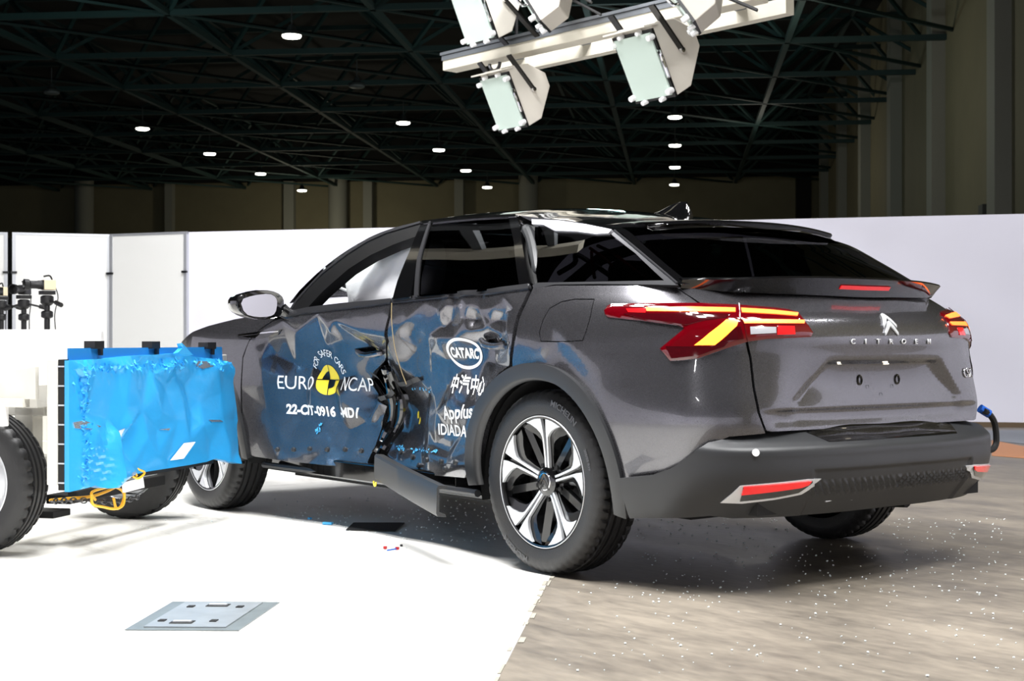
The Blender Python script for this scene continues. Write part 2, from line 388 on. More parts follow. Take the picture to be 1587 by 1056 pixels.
# crumple map of the struck doors: (pixel the point is seen at, metres driven in)
DENT = [((430, 497), 0), ((480, 486), 0), ((530, 480), .0), ((575, 474), .004), ((607, 470), .01), ((640, 466), .012), ((700, 460), .0), ((760, 455), .0), ((822, 446), 0), ((830, 470), 0),
 ((812, 490), .0), ((845, 535), .0), ((862, 530), .007), ((885, 540), -.002), ((880, 556), .012), ((908, 562), .0), ((850, 558), .010), ((835, 545), .003), ((905, 535), .0), ((925, 590), .0), ((870, 515), .0), ((930, 500), .0), ((930, 560), .0), ((840, 480), .0), ((845, 500), .0), ((900, 460), .0), ((850, 460), .0), ((945, 650), .0), ((806, 530), .004), ((800, 570), .02), ((770, 600), .03), ((756, 640), .03), ((745, 690), .02), ((725, 738), .012),
 ((378, 540), .0), ((376, 600), .0), ((378, 660), .0), ((384, 705), .0), ((404, 512), 0),
 ((415, 528), .012), ((455, 514), .006), ((505, 512), .012), ((508, 498), .002), ((545, 512), .02), ((590, 520), .035), ((600, 500), .020),
 ((395, 535), .0), ((425, 548), .035), ((455, 562), .066), ((440, 590), .038), ((412, 600), .006), ((405, 560), .002), ((418, 640), .02), ((452, 605), .06), ((430, 668), .022),
 ((500, 535), .075), ((525, 528), .07), ((560, 530), .085), ((585, 545), .105), ((480, 565), .095), ((510, 590), .115), ((545, 580), .125), ((570, 565), .13), ((590, 590), .165), ((575, 610), .17),
 ((470, 612), .085), ((478, 607), .068), ((520, 618), .088), ((575, 624), .13), ((598, 634), .165), ((475, 640), .085), ((520, 650), .115), ((530, 668), .125), ((560, 655), .14), ((590, 665), .16),
 ((445, 640), .05), ((455, 665), .06), ((440, 690), .030), ((480, 685), .06), ((500, 700), .075), ((545, 690), .105), ((580, 700), .125), ((420, 712), .01), ((470, 718), .04), ((520, 722), .07), ((566, 726), .10), ((600, 720), .115), ((640, 720), .10), ((680, 735), .05),
 ((605, 520), .04), ((604, 560), .10), ((608, 590), .17), ((616, 615), .20), ((625, 640), .205), ((618, 670), .185), ((600, 700), .14),
 ((612, 505), .030), ((636, 502), .038), ((620, 497), .022), ((663, 478), .020), ((668, 484), .006), ((675, 472), .006), ((672, 500), .022), ((674, 525), .045), ((640, 540), .09), ((655, 520), .065), ((622, 560), .11), ((640, 575), .115), ((628, 520), .07),
 ((690, 476), .030), ((712, 474), .010), ((712, 492), .028), ((730, 482), .032), ((752, 480), .012), ((752, 494), .03), ((775, 484), .028), ((790, 480), .006), ((795, 500), .006),
 ((690, 496), .055), ((730, 496), .062), ((770, 495), .050), ((680, 505), .05), ((700, 526), .05), ((720, 512), .036), ((750, 508), .034), ((780, 500), .02), ((735, 530), .07), ((760, 525), .07), ((778, 520), .045), ((790, 540), .02),
 ((660, 550), .095), ((690, 560), .085), ((720, 562), .085), ((750, 560), .08), ((770, 565), .06), ((640, 592), .125), ((670, 588), .10), ((700, 584), .09), ((715, 576), .082), ((665, 612), .11), ((690, 600), .092), ((735, 598), .08), ((760, 590), .05),
 ((645, 620), .15), ((690, 626), .058), ((670, 640), .095), ((650, 655), .13), ((705, 645), .06), ((735, 630), .05), ((690, 668), .09), ((665, 690), .11), ((715, 672), .065), ((740, 665), .035), ((640, 690), .13), ((690, 700), .085), ((720, 700), .045), ((715, 720), .02), ((655, 705), .085), ((685, 712), .062), ((620, 706), .12)]
DX0, DX1, DZ0, DZ1, DS = -.55, 2.5, .22, 1.14, .006
def _dent_map():
    r2 = np.random.RandomState(11)
    pts = []; dep = []
    for p, d in DENT:
        r = ray(p); t = (.915 - d - CAM[1]) / r[1]; q = CAM + r * t; pts.append((q[0], q[2])); dep.append(d)
    for x in np.arange(DX0, DX1 + .2, .25):
        for z in (DZ0 - .02, DZ1 + .02): pts.append((x, z)); dep.append(.06 if z < .5 and .5 < x < 1.6 else 0.)
    for z in np.arange(.3, 1.14, .2): pts += [(DX0 - .05, z), (DX1 + .05, z)]; dep += [0, 0]
    V = [Vector(p) for p in pts]; r = delaunay_2d_cdt(V, [], [], 0, 1e-6)
    nx = int((DX1 - DX0) / DS) + 1; nz = int((DZ1 - DZ0) / DS) + 1; X, Z = np.meshgrid(DX0 + DS * np.arange(nx), DZ0 + DS * np.arange(nz), indexing='ij'); M = np.zeros((nx, nz))
    ov = [dep[o[0]] if o else 0. for o in r[3]]; vv = [tuple(v) for v in r[0]]
    for f in r[2]:
        (x1, z1), (x2, z2), (x3, z3) = (vv[k] for k in f); den = (z2 - z3) * (x1 - x3) + (x3 - x2) * (z1 - z3)
        if abs(den) < 1e-10: continue
        a = ((z2 - z3) * (X - x3) + (x3 - x2) * (Z - z3)) / den; b = ((z3 - z1) * (X - x3) + (x1 - x3) * (Z - z3)) / den; c = 1 - a - b
        k = (a >= -1e-6) & (b >= -1e-6) & (c >= -1e-6); M[k] = (a * ov[f[0]] + b * ov[f[1]] + c * ov[f[2]])[k]
    def blur(M, sg):
        n = int(3 * sg) + 1; k = np.exp(-.5 * (np.arange(-n, n + 1) / sg) ** 2); k /= k.sum()
        for ax in (0, 1): M = np.apply_along_axis(lambda v: np.convolve(np.pad(v, n, 'edge'), k, 'valid'), ax, M)
        return M
    # fine secondary buckling where the metal is driven in
    k = 120; xs = r2.uniform(-.1, 2.3, k); zs = r2.uniform(.28, 1.05, k); hs = r2.uniform(-1, 1, k); N2 = np.zeros((nx, nz)); r3 = delaunay_2d_cdt([Vector((float(a), float(b))) for a, b in zip(xs, zs)], [], [], 0, 1e-6)
    v3 = [tuple(v) for v in r3[0]]; o3 = [hs[q[0]] for q in r3[3]]
    for f in r3[2]:
        (x1, z1), (x2, z2), (x3, z3) = (v3[q] for q in f); den = (z2 - z3) * (x1 - x3) + (x3 - x2) * (z1 - z3)
        if abs(den) < 1e-10: continue
        a = ((z2 - z3) * (X - x3) + (x3 - x2) * (Z - z3)) / den; b = ((z3 - z1) * (X - x3) + (x1 - x3) * (Z - z3)) / den; c = 1 - a - b; q = (a >= 0) & (b >= 0) & (c >= 0); N2[q] = (a * o3[f[0]] + b * o3[f[1]] + c * o3[f[2]])[q]
    base = 1.3 * (.7 * blur(M, 1.1) + .3 * blur(M, 2.6)); return base + blur(N2, 1.2) * .009 * np.clip((blur(M, 5) - .05) / .09, 0, 1)
DENTM = _dent_map()
def dent(x, z):
    fx = np.clip((x - DX0) / DS, 0, DENTM.shape[0] - 1.001); fz = np.clip((z - DZ0) / DS, 0, DENTM.shape[1] - 1.001); i = fx.astype(int); j = fz.astype(int); a = fx - i; b = fz - j
    d = DENTM[i, j] * (1 - a) * (1 - b) + DENTM[i + 1, j] * a * (1 - b) + DENTM[i, j + 1] * (1 - a) * b + DENTM[i + 1, j + 1] * a * b
    return np.where((x > DX0) & (x < DX1), d, 0.)
def skin(u, v):
    P = plan(u, v); rc = recess(P); P[:, 0] += rc
    d = dent(P[:, 0], v) * (P[:, 1] > .3) * (P[:, 0] > DX0); P[:, 1] -= d
    return P
UT = KU[-1]
SKIN = Surf(skin, -2.2, UT - .02, .15, 1.14, .02)
if (SKIN.ev([(1.5, .7)])[1][0] @ [0, 1, 0]) < 0: SKIN.flip = True
# y of the undented side at (x, z), and u at x
_us = np.linspace(.3, KU[16], 1200)
_zt = np.linspace(.15, 1.14, 100)
_yt = np.array([np.interp(np.linspace(-.8, 3.4, 1060), *(lambda P: (P[:, 0], P[:, 1]))(plan(_us, np.full(1200, z)))) for z in _zt]).T
_ut = np.array([np.interp(np.linspace(-.8, 3.4, 1060), plan(_us, np.full(1200, z))[:, 0], _us) for z in _zt]).T
def tab(T, x, z):
    fx = np.clip((np.asarray(x, float) + .8) / 4.2 * 1059, 0, 1058.99); fz = np.clip((np.asarray(z, float) - .15) / .99 * 99, 0, 98.99); i = fx.astype(int); j = fz.astype(int); a = fx - i; b = fz - j
    return T[i, j] * (1 - a) * (1 - b) + T[i + 1, j] * a * (1 - b) + T[i, j + 1] * (1 - a) * b + T[i + 1, j + 1] * a * b
def yside(x, z): return tab(_yt, x, z)
def uz(x, z): return (float(tab(_ut, x, z)), float(z))
# glasshouse side: (x, z) -> y
XB = np.array([-.95, -.85, -.75, -.6, -.4, -.1, .3, .8, 1.4, 1.8, 2.2, 2.6, 3.0]); YB = np.array([.50, .60, .675, .745, .795, .838, .853, .853, .848, .835, .80, .74, .66])
def ghouse(x, z):
    y = crspline(XB, YB[:, None], np.clip(x, -.95, 3.0))[:, 0] - .50 * (z - 1.08) - .35 * np.clip(z - 1.08, 0, 1) ** 2
    return np.stack([x, y, z], 1)
GH = Surf(ghouse, -.95, 2.95, .98, 1.48, .02)
if (GH.ev([(.5, 1.2)])[1][0] @ [0, 1, 0]) < 0: GH.flip = True
# roof rail, traced along the top of the side and carried on the glasshouse skin
RAILPX = [(1052, 441), (1020, 416), (985, 386), (953, 358), (920, 349), (880, 342), (830, 337), (790, 333), (740, 334.5), (700, 337), (655, 343), (620, 350.5), (580, 364.5), (540, 386), (500, 415), (470, 443), (452, 463), (440, 480)]
_r = np.array([GH.ev([GH.hit(p)])[0][0] for p in RAILPX]); RAILX = _r[:, 0]
def rail(x):
    k = np.argsort(RAILX); return crspline(RAILX[k], _r[k][:, 1:], np.clip(x, RAILX.min(), RAILX.max()))
X_D = _r[3, 0]
def roof(x, t):
    """t in -1..1 across the car"""
    yz = rail(x); a = np.abs(t); y = yz[:, 0] * t
    crown = np.interp(x, [-.3, 0., .4, 1.0, 1.5, 1.9, 2.3, 2.7], [.046, .050, .054, .052, .046, .045, .055, .06])
    z = yz[:, 1] + crown * (1 - a ** 2.4); xx = x + np.interp(x, [1.2, 1.7, 2.4], [0, .10, .22]) * (1 - a ** 2)
    return np.stack([xx, y, z], 1)
ROOF = Surf(roof, -.25, RAILX.max(), -1, 1, .03)
if (ROOF.ev([(.8, 0)])[1][0] @ [0, 0, 1]) < 0: ROOF.flip = True
def rglass(s, t):
    """s 0 at the roof .. 1 at the tail lip, along the D-pillar line"""
    x0 = X_D + .02; x1 = RAILX.min(); xx = x0 + (x1 - x0) * s; yz = rail(xx); a = np.abs(t)
    return np.stack([xx - (.085 - .025 * s) * (1 - a ** 2), yz[:, 0] * t, yz[:, 1] + (.034 - .018 * s) * (1 - a ** 2)], 1)
RGL = Surf(rglass, -.1, 1.05, -1, 1, .03)
if (RGL.ev([(.5, 0)])[1][0] @ [0, 0, 1]) < 0: RGL.flip = True
# bumper skin: (u, j) with j along the profile from the tailgate ledge to the underside
BPL = np.array([(-1.0, 0), (-.998, .25), (-.968, .48), (-.92, .64), (-.84, .775), (-.74, .855), (-.58, .908), (-.36, .940), (-.2, .945), (0, .95)])
BU = np.concatenate([[0], np.cumsum(np.linalg.norm(np.diff(BPL, axis=0), axis=1))])
BJ = np.array([0, .03, .10, .125, .16, .24, .30, .345, .40, .47]); BZ = np.array([.605, .583, .535, .517, .48, .415, .365, .335, .29, .235]); BO = np.array([-.11, -.098, -.022, -.003, 0, -.003, -.020, -.040, -.075, -.12])
BOS = np.array([-.012, -.006, .002, .004, .004, .004, .0, -.004, -.012, -.03])
def bump(u, j):
    s = np.sign(u); s[s == 0] = 1; a = np.clip(np.abs(u), 0, BU[-1]); P = crspline(BU, BPL, a); Q = crspline(BU, BPL, np.clip(a + .01, 0, BU[-1])) - crspline(BU, BPL, np.clip(a - .01, 0, BU[-1])); Q /= np.linalg.norm(Q, axis=1)[:, None]
    n = np.stack([-Q[:, 1], Q[:, 0]], 1); w_ = sstep(.72, 1.05, a); oo = crspline(BJ, np.stack([BO, BOS], 1), j); o = oo[:, 0] * (1 - w_) + oo[:, 1] * w_
    z = crspline(BJ, BZ[:, None], j)[:, 0]
    rib = .006 * np.sin(a * 190 + j * 120) * sstep(.255, .27, j) * sstep(.325, .31, j) * sstep(.50, .44, a)
    # lower middle panel sits proud of the corners; pocket round the reflector
    p = P + n * (o + rib - .010 * sstep(.20, .215, j) * sstep(.47, .455, a))[:, None]
    return np.stack([p[:, 0], p[:, 1] * s, z], 1)
BUMP = Surf(bump, -BU[-1], BU[-1], 0, .47, .015)
if (BUMP.ev([(.1, .16)])[1][0] @ [-1, 0, 0]) < 0: BUMP.flip = True
# ---------------------------------------------------------------- the crashed car
car = empty('crashed_car', (0, 0, 0), 0, 'dark grey metallic fastback estate car with crushed left doors, standing on the hall floor', 'car')
def S(L): return SKIN.hits(L)
# --- inner shell, dark, seen only through gaps
m = MB()
def slab(x0, x1, y, z0, z1): m.box(((x0 + x1) / 2, 0, (z0 + z1) / 2), (x1 - x0, 2 * y, z1 - z0))
slab(.42, 2.32, .64, .20, .62); slab(-.42, .44, .52, .22, .70); slab(-.80, -.40, .60, .34, .90); slab(2.3, 3.45, .55, .20, .86); slab(-.60, -.40, .70, .55, .95)
m.box((.46, .72, .6), (.10, .2, .7)); m.box((2.30, .72, .62), (.08, .2, .5))
m.build('body_shell', BLACK, car)
# --- struck doors
FD = S([(449, 489), (480, 484), (530, 479), (575, 474), (606, 470), (602, 490), (598, 530), (596, 560), (580, 575), (573, 592), (585, 610), (600, 630), (592, 660), (582, 690), (566, 726), (520, 722), (470, 718), (421, 712), (395, 708), (381, 702), (376, 650), (375, 600), (377, 555), (386, 530), (404, 511), (422, 499)])
fd = SKIN.panel('front_door', FD, PAINT, car, .0085, flange=.03); tag(fd, 'crumpled front door with round emblem')
RD = S([(609, 469), (640, 466), (700, 460), (760, 455), (820, 448), (812, 466), (800, 492), (793, 530), (789, 566), (771, 580), (756, 606), (753, 640), (743, 694), (735, 717), (720, 741), (660, 736), (620, 722), (600, 706), (612, 682), (626, 662), (630, 632), (632, 612), (622, 602), (613, 590), (605, 575), (601, 560), (603, 530), (606, 490)])
rd = SKIN.panel('rear_door', RD, PAINT, car, .0085, flange=.03); tag(rd, 'crumpled rear door with oval emblem')
for nm, px, par in (('belt_trim', [(449, 483), (480, 477), (530, 471), (575, 467), (607, 463.5), (607, 470), (575, 474.5), (530, 479.5), (480, 485), (449, 490)], fd), ('belt_trim', [(609, 463), (640, 459.5), (700, 453.5), (760, 449), (820, 441), (821, 448), (760, 456), (700, 460.5), (640, 466.5), (609, 470)], rd)):
    SKIN.panel(nm, S(px), TRIMG, par, .012, off=.008, flange=.02)
# --- quarter panel, wing, gate
FUEL = S([(852, 478), (870, 468), (890, 464), (921, 464), (917, 480), (909, 512), (903, 528), (870, 530), (838, 529), (836, 515), (842, 495)])
Q = [(826, 447), (860, 443), (930, 443), (1000, 443), (1043, 443), (1068, 460), (1087, 474), (1125, 500), (1153, 522), (1161, 555), (1166, 600), (1174, 640), (1186, 672), (1130, 677), (1098, 690), (1074, 706), (1040, 730), (1010, 741), (958, 748), (955, 725), (940, 690), (915, 640), (880, 601), (855, 590), (830, 585), (793, 590), (794, 560), (800, 520), (805, 495), (815, 472)]
SKIN.panel('quarter_panel', S(Q), PAINT, car, .02, flange=.03, holes=[inset(FUEL, -.002)])
SKIN.panel('fuel_flap', inset(FUEL, .002), PAINT, car, .02, flange=.01)
SKIN.panel('quarter_panel', [uz(x, z) for x, z in ((-.74, 1.07), (-.2, 1.08), (.35, 1.08), (.35, .4), (.36, .3), (-.1, .78), (-.40, .62), (-.50, .5))], PAINT, car, .03, flange=.02, mirror=True)
WING = [(404, 509), (386, 528), (376, 553), (373, 600), (374, 640)]
a = S(WING); arc = [uz(2.785 + .45 * math.cos(math.radians(t)), .354 + .45 * math.sin(math.radians(t))) for t in np.linspace(158, 10, 26)]
wing = a + arc + [uz(3.36, .45), uz(3.38, .75), uz(3.30, .86), uz(3.0, .94), uz(2.8, .97), uz(2.5, 1.005), uz(2.3, 1.02)] + S([(425, 495)])
SKIN.panel('front_wing', wing, PAINT, car, .02, flange=.02)
SKIN.panel('front_wing', [uz(x, z) for x, z in ((2.2, .4), (2.33, .4), (2.4, .6), (2.6, .78), (2.8, .80), (3.0, .76), (3.3, .5), (3.38, .7), (3.30, .86), (3.0, .94), (2.8, .97), (2.2, 1.03))], PAINT, car, .03, flange=.02, mirror=True)
SKIN.panel('side_door', [uz(x, z) for x, z in ((.36, .40), (.40, 1.08), (2.2, 1.03), (2.2, .33), (.5, .33))], PAINT, car, .04, flange=.02, mirror=True)
# wing blade behind the arch
SKIN.panel('wing_blade', S([(369, 519), (400, 515), (437, 511), (432, 519), (404, 525), (385, 524)]), BLACKG, car, .012, off=.006, flange=.015)
SKIN.panel('blade_strip', S([(371, 519.5), (400, 516.5), (434, 512.5), (433, 514.5), (400, 518.5), (374, 521.5)]), CHROME, car, .012, off=.009, flange=.004)
# bonnet between the wings
def bonnet(x, t):
    zz = np.interp(x, [2.15, 2.5, 2.8, 3.0, 3.3, 3.5], [1.035, 1.005, .97, .94, .86, .78]); y = np.interp(x, [2.15, 2.5, 2.8, 3.0, 3.3, 3.5], [.86, .875, .86, .83, .735, .5])
    return np.stack([x, y * t, zz + .065 * (1 - np.abs(t) ** 2.2)], 1)
BON = Surf(bonnet, 2.15, 3.5, -1, 1, .04); BON.flip = BON.ev([(2.8, 0)])[1][0][2] < 0
BON.panel('bonnet', [(2.15, -1), (3.5, -1), (3.5, 1), (2.15, 1)], PAINT, car, .05, flange=.02)
SKIN.panel('front_bumper', [uz(3.28, .3), uz(3.28, .8)] + [(u, .8) for u in np.linspace(KU[16], KU[-1] - .05, 8)] + [(u, .3) for u in np.linspace(KU[-1] - .05, KU[16], 8)], PLAST, car, .05, flange=.02)
# tailgate skin (painted) from the lip down
g = S([(1051, 447), (1071, 460), (1091, 473), (1128, 500), (1157, 522), (1165, 555), (1170, 600), (1178, 640), (1188, 668)])
low = [(u, .578) for u in np.linspace(g[-1][0] - .02, -g[-1][0] + .02, 24)]
gate = g + low + [(-u, v) for u, v in g[::-1]] + [(u, g[0][1]) for u in np.linspace(-g[0][0] + .05, g[0][0] - .05, 20)]
tg = SKIN.panel('tailgate', gate, PAINT, car, .014, flange=.03)
# --- arch cladding (rear left)
def arch(cx, cz, lo, hi, r0, r1, flare, name):
    def fn(th, r):
        x = cx + r * np.cos(th); z = cz + r * np.sin(th); k = np.clip((r - r0) / (r1 - r0), 0, 1)
        return np.stack([x, yside(x, z) + .020 * np.sin(np.clip(k, 0, 1) * math.pi * .5 + .55) ** .5 - .002 - .028 * np.clip((.12 - k) / .12, 0, 1) ** 2, z], 1)
    A = Surf(fn, lo, hi, r0, r1, .03, .003); A.flip = A.ev([((lo + hi) / 2, (r0 + r1) / 2)])[1][0][1] < 0
    n = 60; T = np.linspace(lo, hi, n); outer = [(t, r1 + flare(t)) for t in T]; inner = [(t, r0) for t in T[::-1]]
    return A.panel(name, outer + inner, PLAST, car, .012, flange=.035)
arch(0, .354, math.radians(-6), math.radians(193.), .388, .456, lambda t: 0, 'wheel_arch_cladding')
arch(2.785, .354, math.radians(-8), math.radians(188), .385, .455, lambda t: 0, 'wheel_arch_cladding')
# wheel-house liners
for x, y0, y1 in ((0, .50, .87), (2.785, .50, .87)):
    for sg in (1, -1):
        m = MB(); T = np.linspace(-.25, math.pi + .2, 24); vs = [(x + .40 * math.cos(t), sg * y, .354 + .40 * math.sin(t)) for y in (y0, y1) for t in T]
        vs += [(x + .43 * math.cos(t), sg * y, .354 + .43 * math.sin(t)) for y in (y0, y1) for t in T]; k = len(T)
        m.add(vs, [(i, i + 1, k + i + 1, k + i) for i in range(k - 1)] + [(2 * k + i, 3 * k + i, 3 * k + i + 1, 2 * k + i + 1) for i in range(k - 1)], True)
        m.build('wheel_house', BLACK, car)
# --- bumper
TOPPX = [(958, 742), (1010, 737), (1040, 726), (1074, 702), (1098, 686), (1130, 678), (1160, 674)]
top = BUMP.hits(TOPPX); top += [(.62, .035), (.5, .012), (.3, .01), (0, .01)]
top = top + [(-u, v) for u, v in top[::-1][1:]]
end = BUMP.hits([(976, 804), (1000, 803), (1060, 803), (1100, 800)])
bottom = [(u, .42) for u in np.linspace(end[-1][0] - .1, -.75, 24)]
REFL = [(1116, 779), (1147, 753), (1252, 743), (1272, 742), (1241, 766), (1200, 774), (1150, 780)]
rb = BUMP.panel('rear_bumper', [(BU[-1] * .78, top[0][1] + .0)] * 0 + top + [(-1.0, .42)] + bottom[::-1] + end[::-1], PLAST, car, .0125, flange=.02)
GLE = [(-.44, .05), (-.40, .022), (.40, .022), (.44, .05), (.38, .098), (-.38, .098)]
BUMP.panel('bumper_ledge', GLE, BLACKG, rb, .015, off=.002, flange=.004)
for sg in (1, -1):
    mir = sg < 0
    BUMP.panel('reflector_trim', BUMP.hits(REFL), SATIN, rb, .012, off=.004, flange=.012, mirror=mir)
    BUMP.panel('reflector_pocket', BUMP.hits([(1146, 776), (1151, 755), (1258, 745), (1258, 748), (1236, 763), (1200, 770)]), BLACKG, rb, .012, off=.007, flange=.01, mirror=mir)
    BUMP.panel('reflector', BUMP.hits([(1150, 760), (1152, 754), (1256, 745), (1251, 751), (1240, 755), (1148, 766)]), GLOWR, rb, .012, off=.010, flange=.01, mirror=mir)  # a reflector, not a lamp: its red glow is emission put into the material
for px in ((1171, 702),):
    P, N = BUMP.ev([BUMP.hit(px)]); d = Vector(N[0]).to_track_quat('Y', 'Z').to_matrix()
    for k, (r, h, mm, nm) in enumerate(((.013, .004, SENS, 'parking_sensor'),)):
        m = MB().lathe([(0, r), (h, r), (h, r * .6), (h * 1.4, 0.0001)], 20); m.v = [tuple(Vector(P[0]) + d @ Vector(v)) for v in m.v]; m.build(nm, mm, rb)
# torn lower edge and exhaust shield under the bumper
m = MB(); m.box((-.62, 0, .31), (.5, 1.3, .05)); m.box((-.30, 0, .27), (.4, 1.0, .05)); m.tube([(-.75, -.35, .27), (-.4, -.3, .25), (.3, -.1, .24), (1.9, 0, .22)], .035, 10); m.build('underbody', BLACK, car)
m = MB(); m.tube(smooth_line([(-.93, .36, .322), (-.93, .28, .326), (-.935, .22, .320), (-.93, .16, .328), (-.93, .1, .333)], 4), .003, 6); m.build('torn_edge', SATIN, rb)
# --- rocker, sill
m = MB(); m.box((1.35, .73, .285), (1.95, .16, .09)); m.box((1.35, .60, .255), (1.9, .2, .07)); m.box((.52, .80, .30), (.26, .08, .10)); m.build('sill', BLACKG, car, .01)
m = MB(); m.tube([(.46, .86, .27), (.9, .80, .262), (1.4, .76, .258), (1.9, .80, .262), (2.25, .86, .27)], .016, 8); m.build('sill_seam', PLAST, car)
# crushed sill step below the doors with its row of clips
for k in range(12):
    px = (430 + k * 12.5, 693 + k * .8) if k < 11 else (590, 700)
for L in ([(430, 697), (455, 697), (480, 696), (507, 697), (535, 697), (560, 699)], [(640, 709), (662, 713), (684, 716), (706, 717)], [(622, 702), (650, 722), (690, 727)]):
    for px in L:
        P, N = SKIN.ev([SKIN.hit(px)], .004); m = MB().lathe([(-.006, .013), (.004, .011), (.007, .005), (.0075, .0001)], 12); q = Vector(N[0]).to_track_quat('Y', 'Z').to_matrix(); m.v = [tuple(Vector(P[0]) + q @ Vector(v)) for v in m.v]; m.build('clip', PLAST, fd if px[0] < 600 else rd)
# torn sill trim swinging out from the sill
A = CAM + ray((592, 724)) * ((.86 - CAM[1]) / ray((592, 724))[1]); B = CAM + ray((690, 778)) * ((1.10 - CAM[1]) / ray((690, 778))[1])
m = MB(); ax = Vector(B - A); L = ax.length; ax.normalize(); sd = Vector((0, 0, 1)).cross(ax).normalized(); up = ax.cross(sd)
sec = [(-.006, .062), (.030, .066), (.036, .055), (.036, -.045), (.03, -.058), (-.006, -.062), (-.002, -.05), (.024, -.04), (.026, .05), (-.004, .054)]
sgn = 1 if sd.dot(Vector(CAM - A)) > 0 else -1; n = 14; vs = []
for i in range(n + 1):
    t = i / n; c = Vector(A) + ax * L * t + up * (-.004 * math.sin(t * 3.1)); vs += [c + sd * sgn * h + up * v * (1 - .1 * (1 - t)) for h, v in sec]
k = len(sec); m.add(vs, [(i * k + j, i * k + (j + 1) % k, (i + 1) * k + (j + 1) % k, (i + 1) * k + j) for i in range(n) for j in range(k)]); m.add(vs[:k], [tuple(range(k))]); m.add(vs[-k:], [tuple(range(k))[::-1]])
tr = m.build('sill_trim', PLAST, car, sharp=30); tag(tr, 'torn black sill trim hanging out below the doors')
m = MB(); m.tube([Vector(A) + sd * sgn * .04 + up * (-.06 - .02 * math.sin(t)) + ax * (.01 + .035 * (1 - math.cos(t)) * .5) for t in np.linspace(0, 3.14, 10)], .004, 6); m.build('tie_loop', YEL, tr)
# --- crushed B-pillar between the doors
def along(pxs, depth): return [CAM + ray(p) * ((.915 - d - CAM[1]) / ray(p)[1]) for p, d in zip(pxs, depth)]
pil = MB()
pil.tube(smooth_line(along([(604, 575), (612, 597), (622, 618), (622, 645), (610, 672), (594, 697)], [.14, .17, .19, .195, .17, .13]), 6), [.017 + .004 * math.sin(i * .5) for i in range(31)], 9)
pil.tube(smooth_line(along([(598, 570), (603, 600), (609, 625), (606, 655), (594, 680), (582, 703)], [.15, .19, .21, .21, .18, .14]), 6), [.019 + .004 * math.cos(i * .6) for i in range(31)], 9)
pil.build('b_pillar', BLACKG, car)
fr = MB()
for (a_, b_, c_) in (((585, 596), (598, 614), (606, 630)), ((613, 590), (620, 600), (632, 598)), ((575, 580), (590, 590), (600, 606)), ((630, 600), (640, 595), (652, 590)), ((612, 610), (604, 618), (590, 622))):
    P = along([a_, b_, c_], [.13, .15, .14]); fr.add(P + [p + np.array([.012, .01, .018]) for p in P], [(0, 1, 4, 3), (1, 2, 5, 4)])
fr.build('torn_metal', PLAST, car)
tape = MB().tube(smooth_line(along([(607, 470), (607, 500), (612, 540), (622, 575), (630, 596)], [.0, .02, .06, .10, .12]), 6), .0022, 6); tape.build('wire', mat('tan_wire', (170, 150, 110), .5), car)
# --- glasshouse
def G(L): return GH.hits(L)
GH.panel('window_surround', G([(449, 484), (460, 468), (480, 446), (500, 426), (540, 395), (570, 376), (600, 362.5), (652, 348), (646, 366), (610, 379), (575, 395), (540, 417), (500, 452), (476, 478)]), FRAMEB, fd, .012, flange=.05)
GH.panel('pillar_cover', G([(653, 348), (666, 345), (650, 400), (637, 461), (609, 465), (617, 436), (635, 392)]), BLACKG, fd, .015, off=.004, flange=.04)
GH.panel('window_seal', G([(666, 344.5), (669, 344), (653, 400), (648, 459), (643, 460), (648, 400)]), TRIMG, rd, .008, off=.006, flange=.02)
GH.panel('door_glass', G([(668, 345), (720, 340.5), (789, 338), (797, 375), (806, 446), (760, 450), (700, 455), (647, 460), (653, 400)]), PRIV, rd, .03, flange=.006)
GH.panel('pillar_cover', G([(789, 337.5), (801, 336), (806, 350), (823, 441), (806, 447), (797, 375)]), BLACKG, rd, .015, off=.003, flange=.05)
GH.panel('roof_trim', G([(655, 343.5), (700, 338), (740, 335.5), (800, 333), (801, 337), (740, 340), (700, 343.5), (656, 348.5)]), CHROME, rd, .012, off=.006, flange=.03)
GH.panel('roof_trim', G([(449, 482), (459, 466), (480, 443), (500, 422), (540, 391), (570, 372), (600, 358.5), (652, 344), (652, 347), (600, 362), (570, 375.5), (540, 394.5), (500, 425.5), (480, 446), (460, 469), (451, 484)]), TRIMG, fd, .012, off=.006, flange=.02)
qg = GH.panel('quarter_glass', G([(829, 352), (860, 352), (900, 357), (947, 365), (985, 392), (1033, 433), (1028, 436), (930, 438), (833, 441)]), PRIV, car, .03, flange=.006)
GH.panel('quarter_trim', G([(826, 443), (835, 439), (930, 437.5), (1030, 435.5), (985, 393), (948, 364), (952, 360), (990, 388), (1043, 434), (1052, 443), (1000, 442), (930, 441), (860, 442), (828, 449)]), TRIMG, car, .01, off=.004, flange=.02)
GH.panel('torn_roof_trim', G([(826, 342), (870, 344), (910, 350), (950, 358), (945, 364), (925, 365), (895, 361), (862, 360), (845, 351), (827, 350)]), TORN, car, .012, off=.010, flange=.012)
GH.panel('c_pillar', G([(803, 336), (827, 342), (829, 400), (828, 446), (821, 446), (815, 400)]), BLACK, car, .02, off=-.03, flange=.02)
m = MB().tube(smooth_line([GH.ev([GH.hit(p)], -.012)[0][0] for p in ((812, 350), (820, 366), (826, 390), (829, 420))], 6), [.01, .02, .024, .024, .024, .024, .024, .024, .024, .024, .024, .024, .024, .024, .022, .02, .018, .016, .01]); m.build('door_seal', PLAST, car)
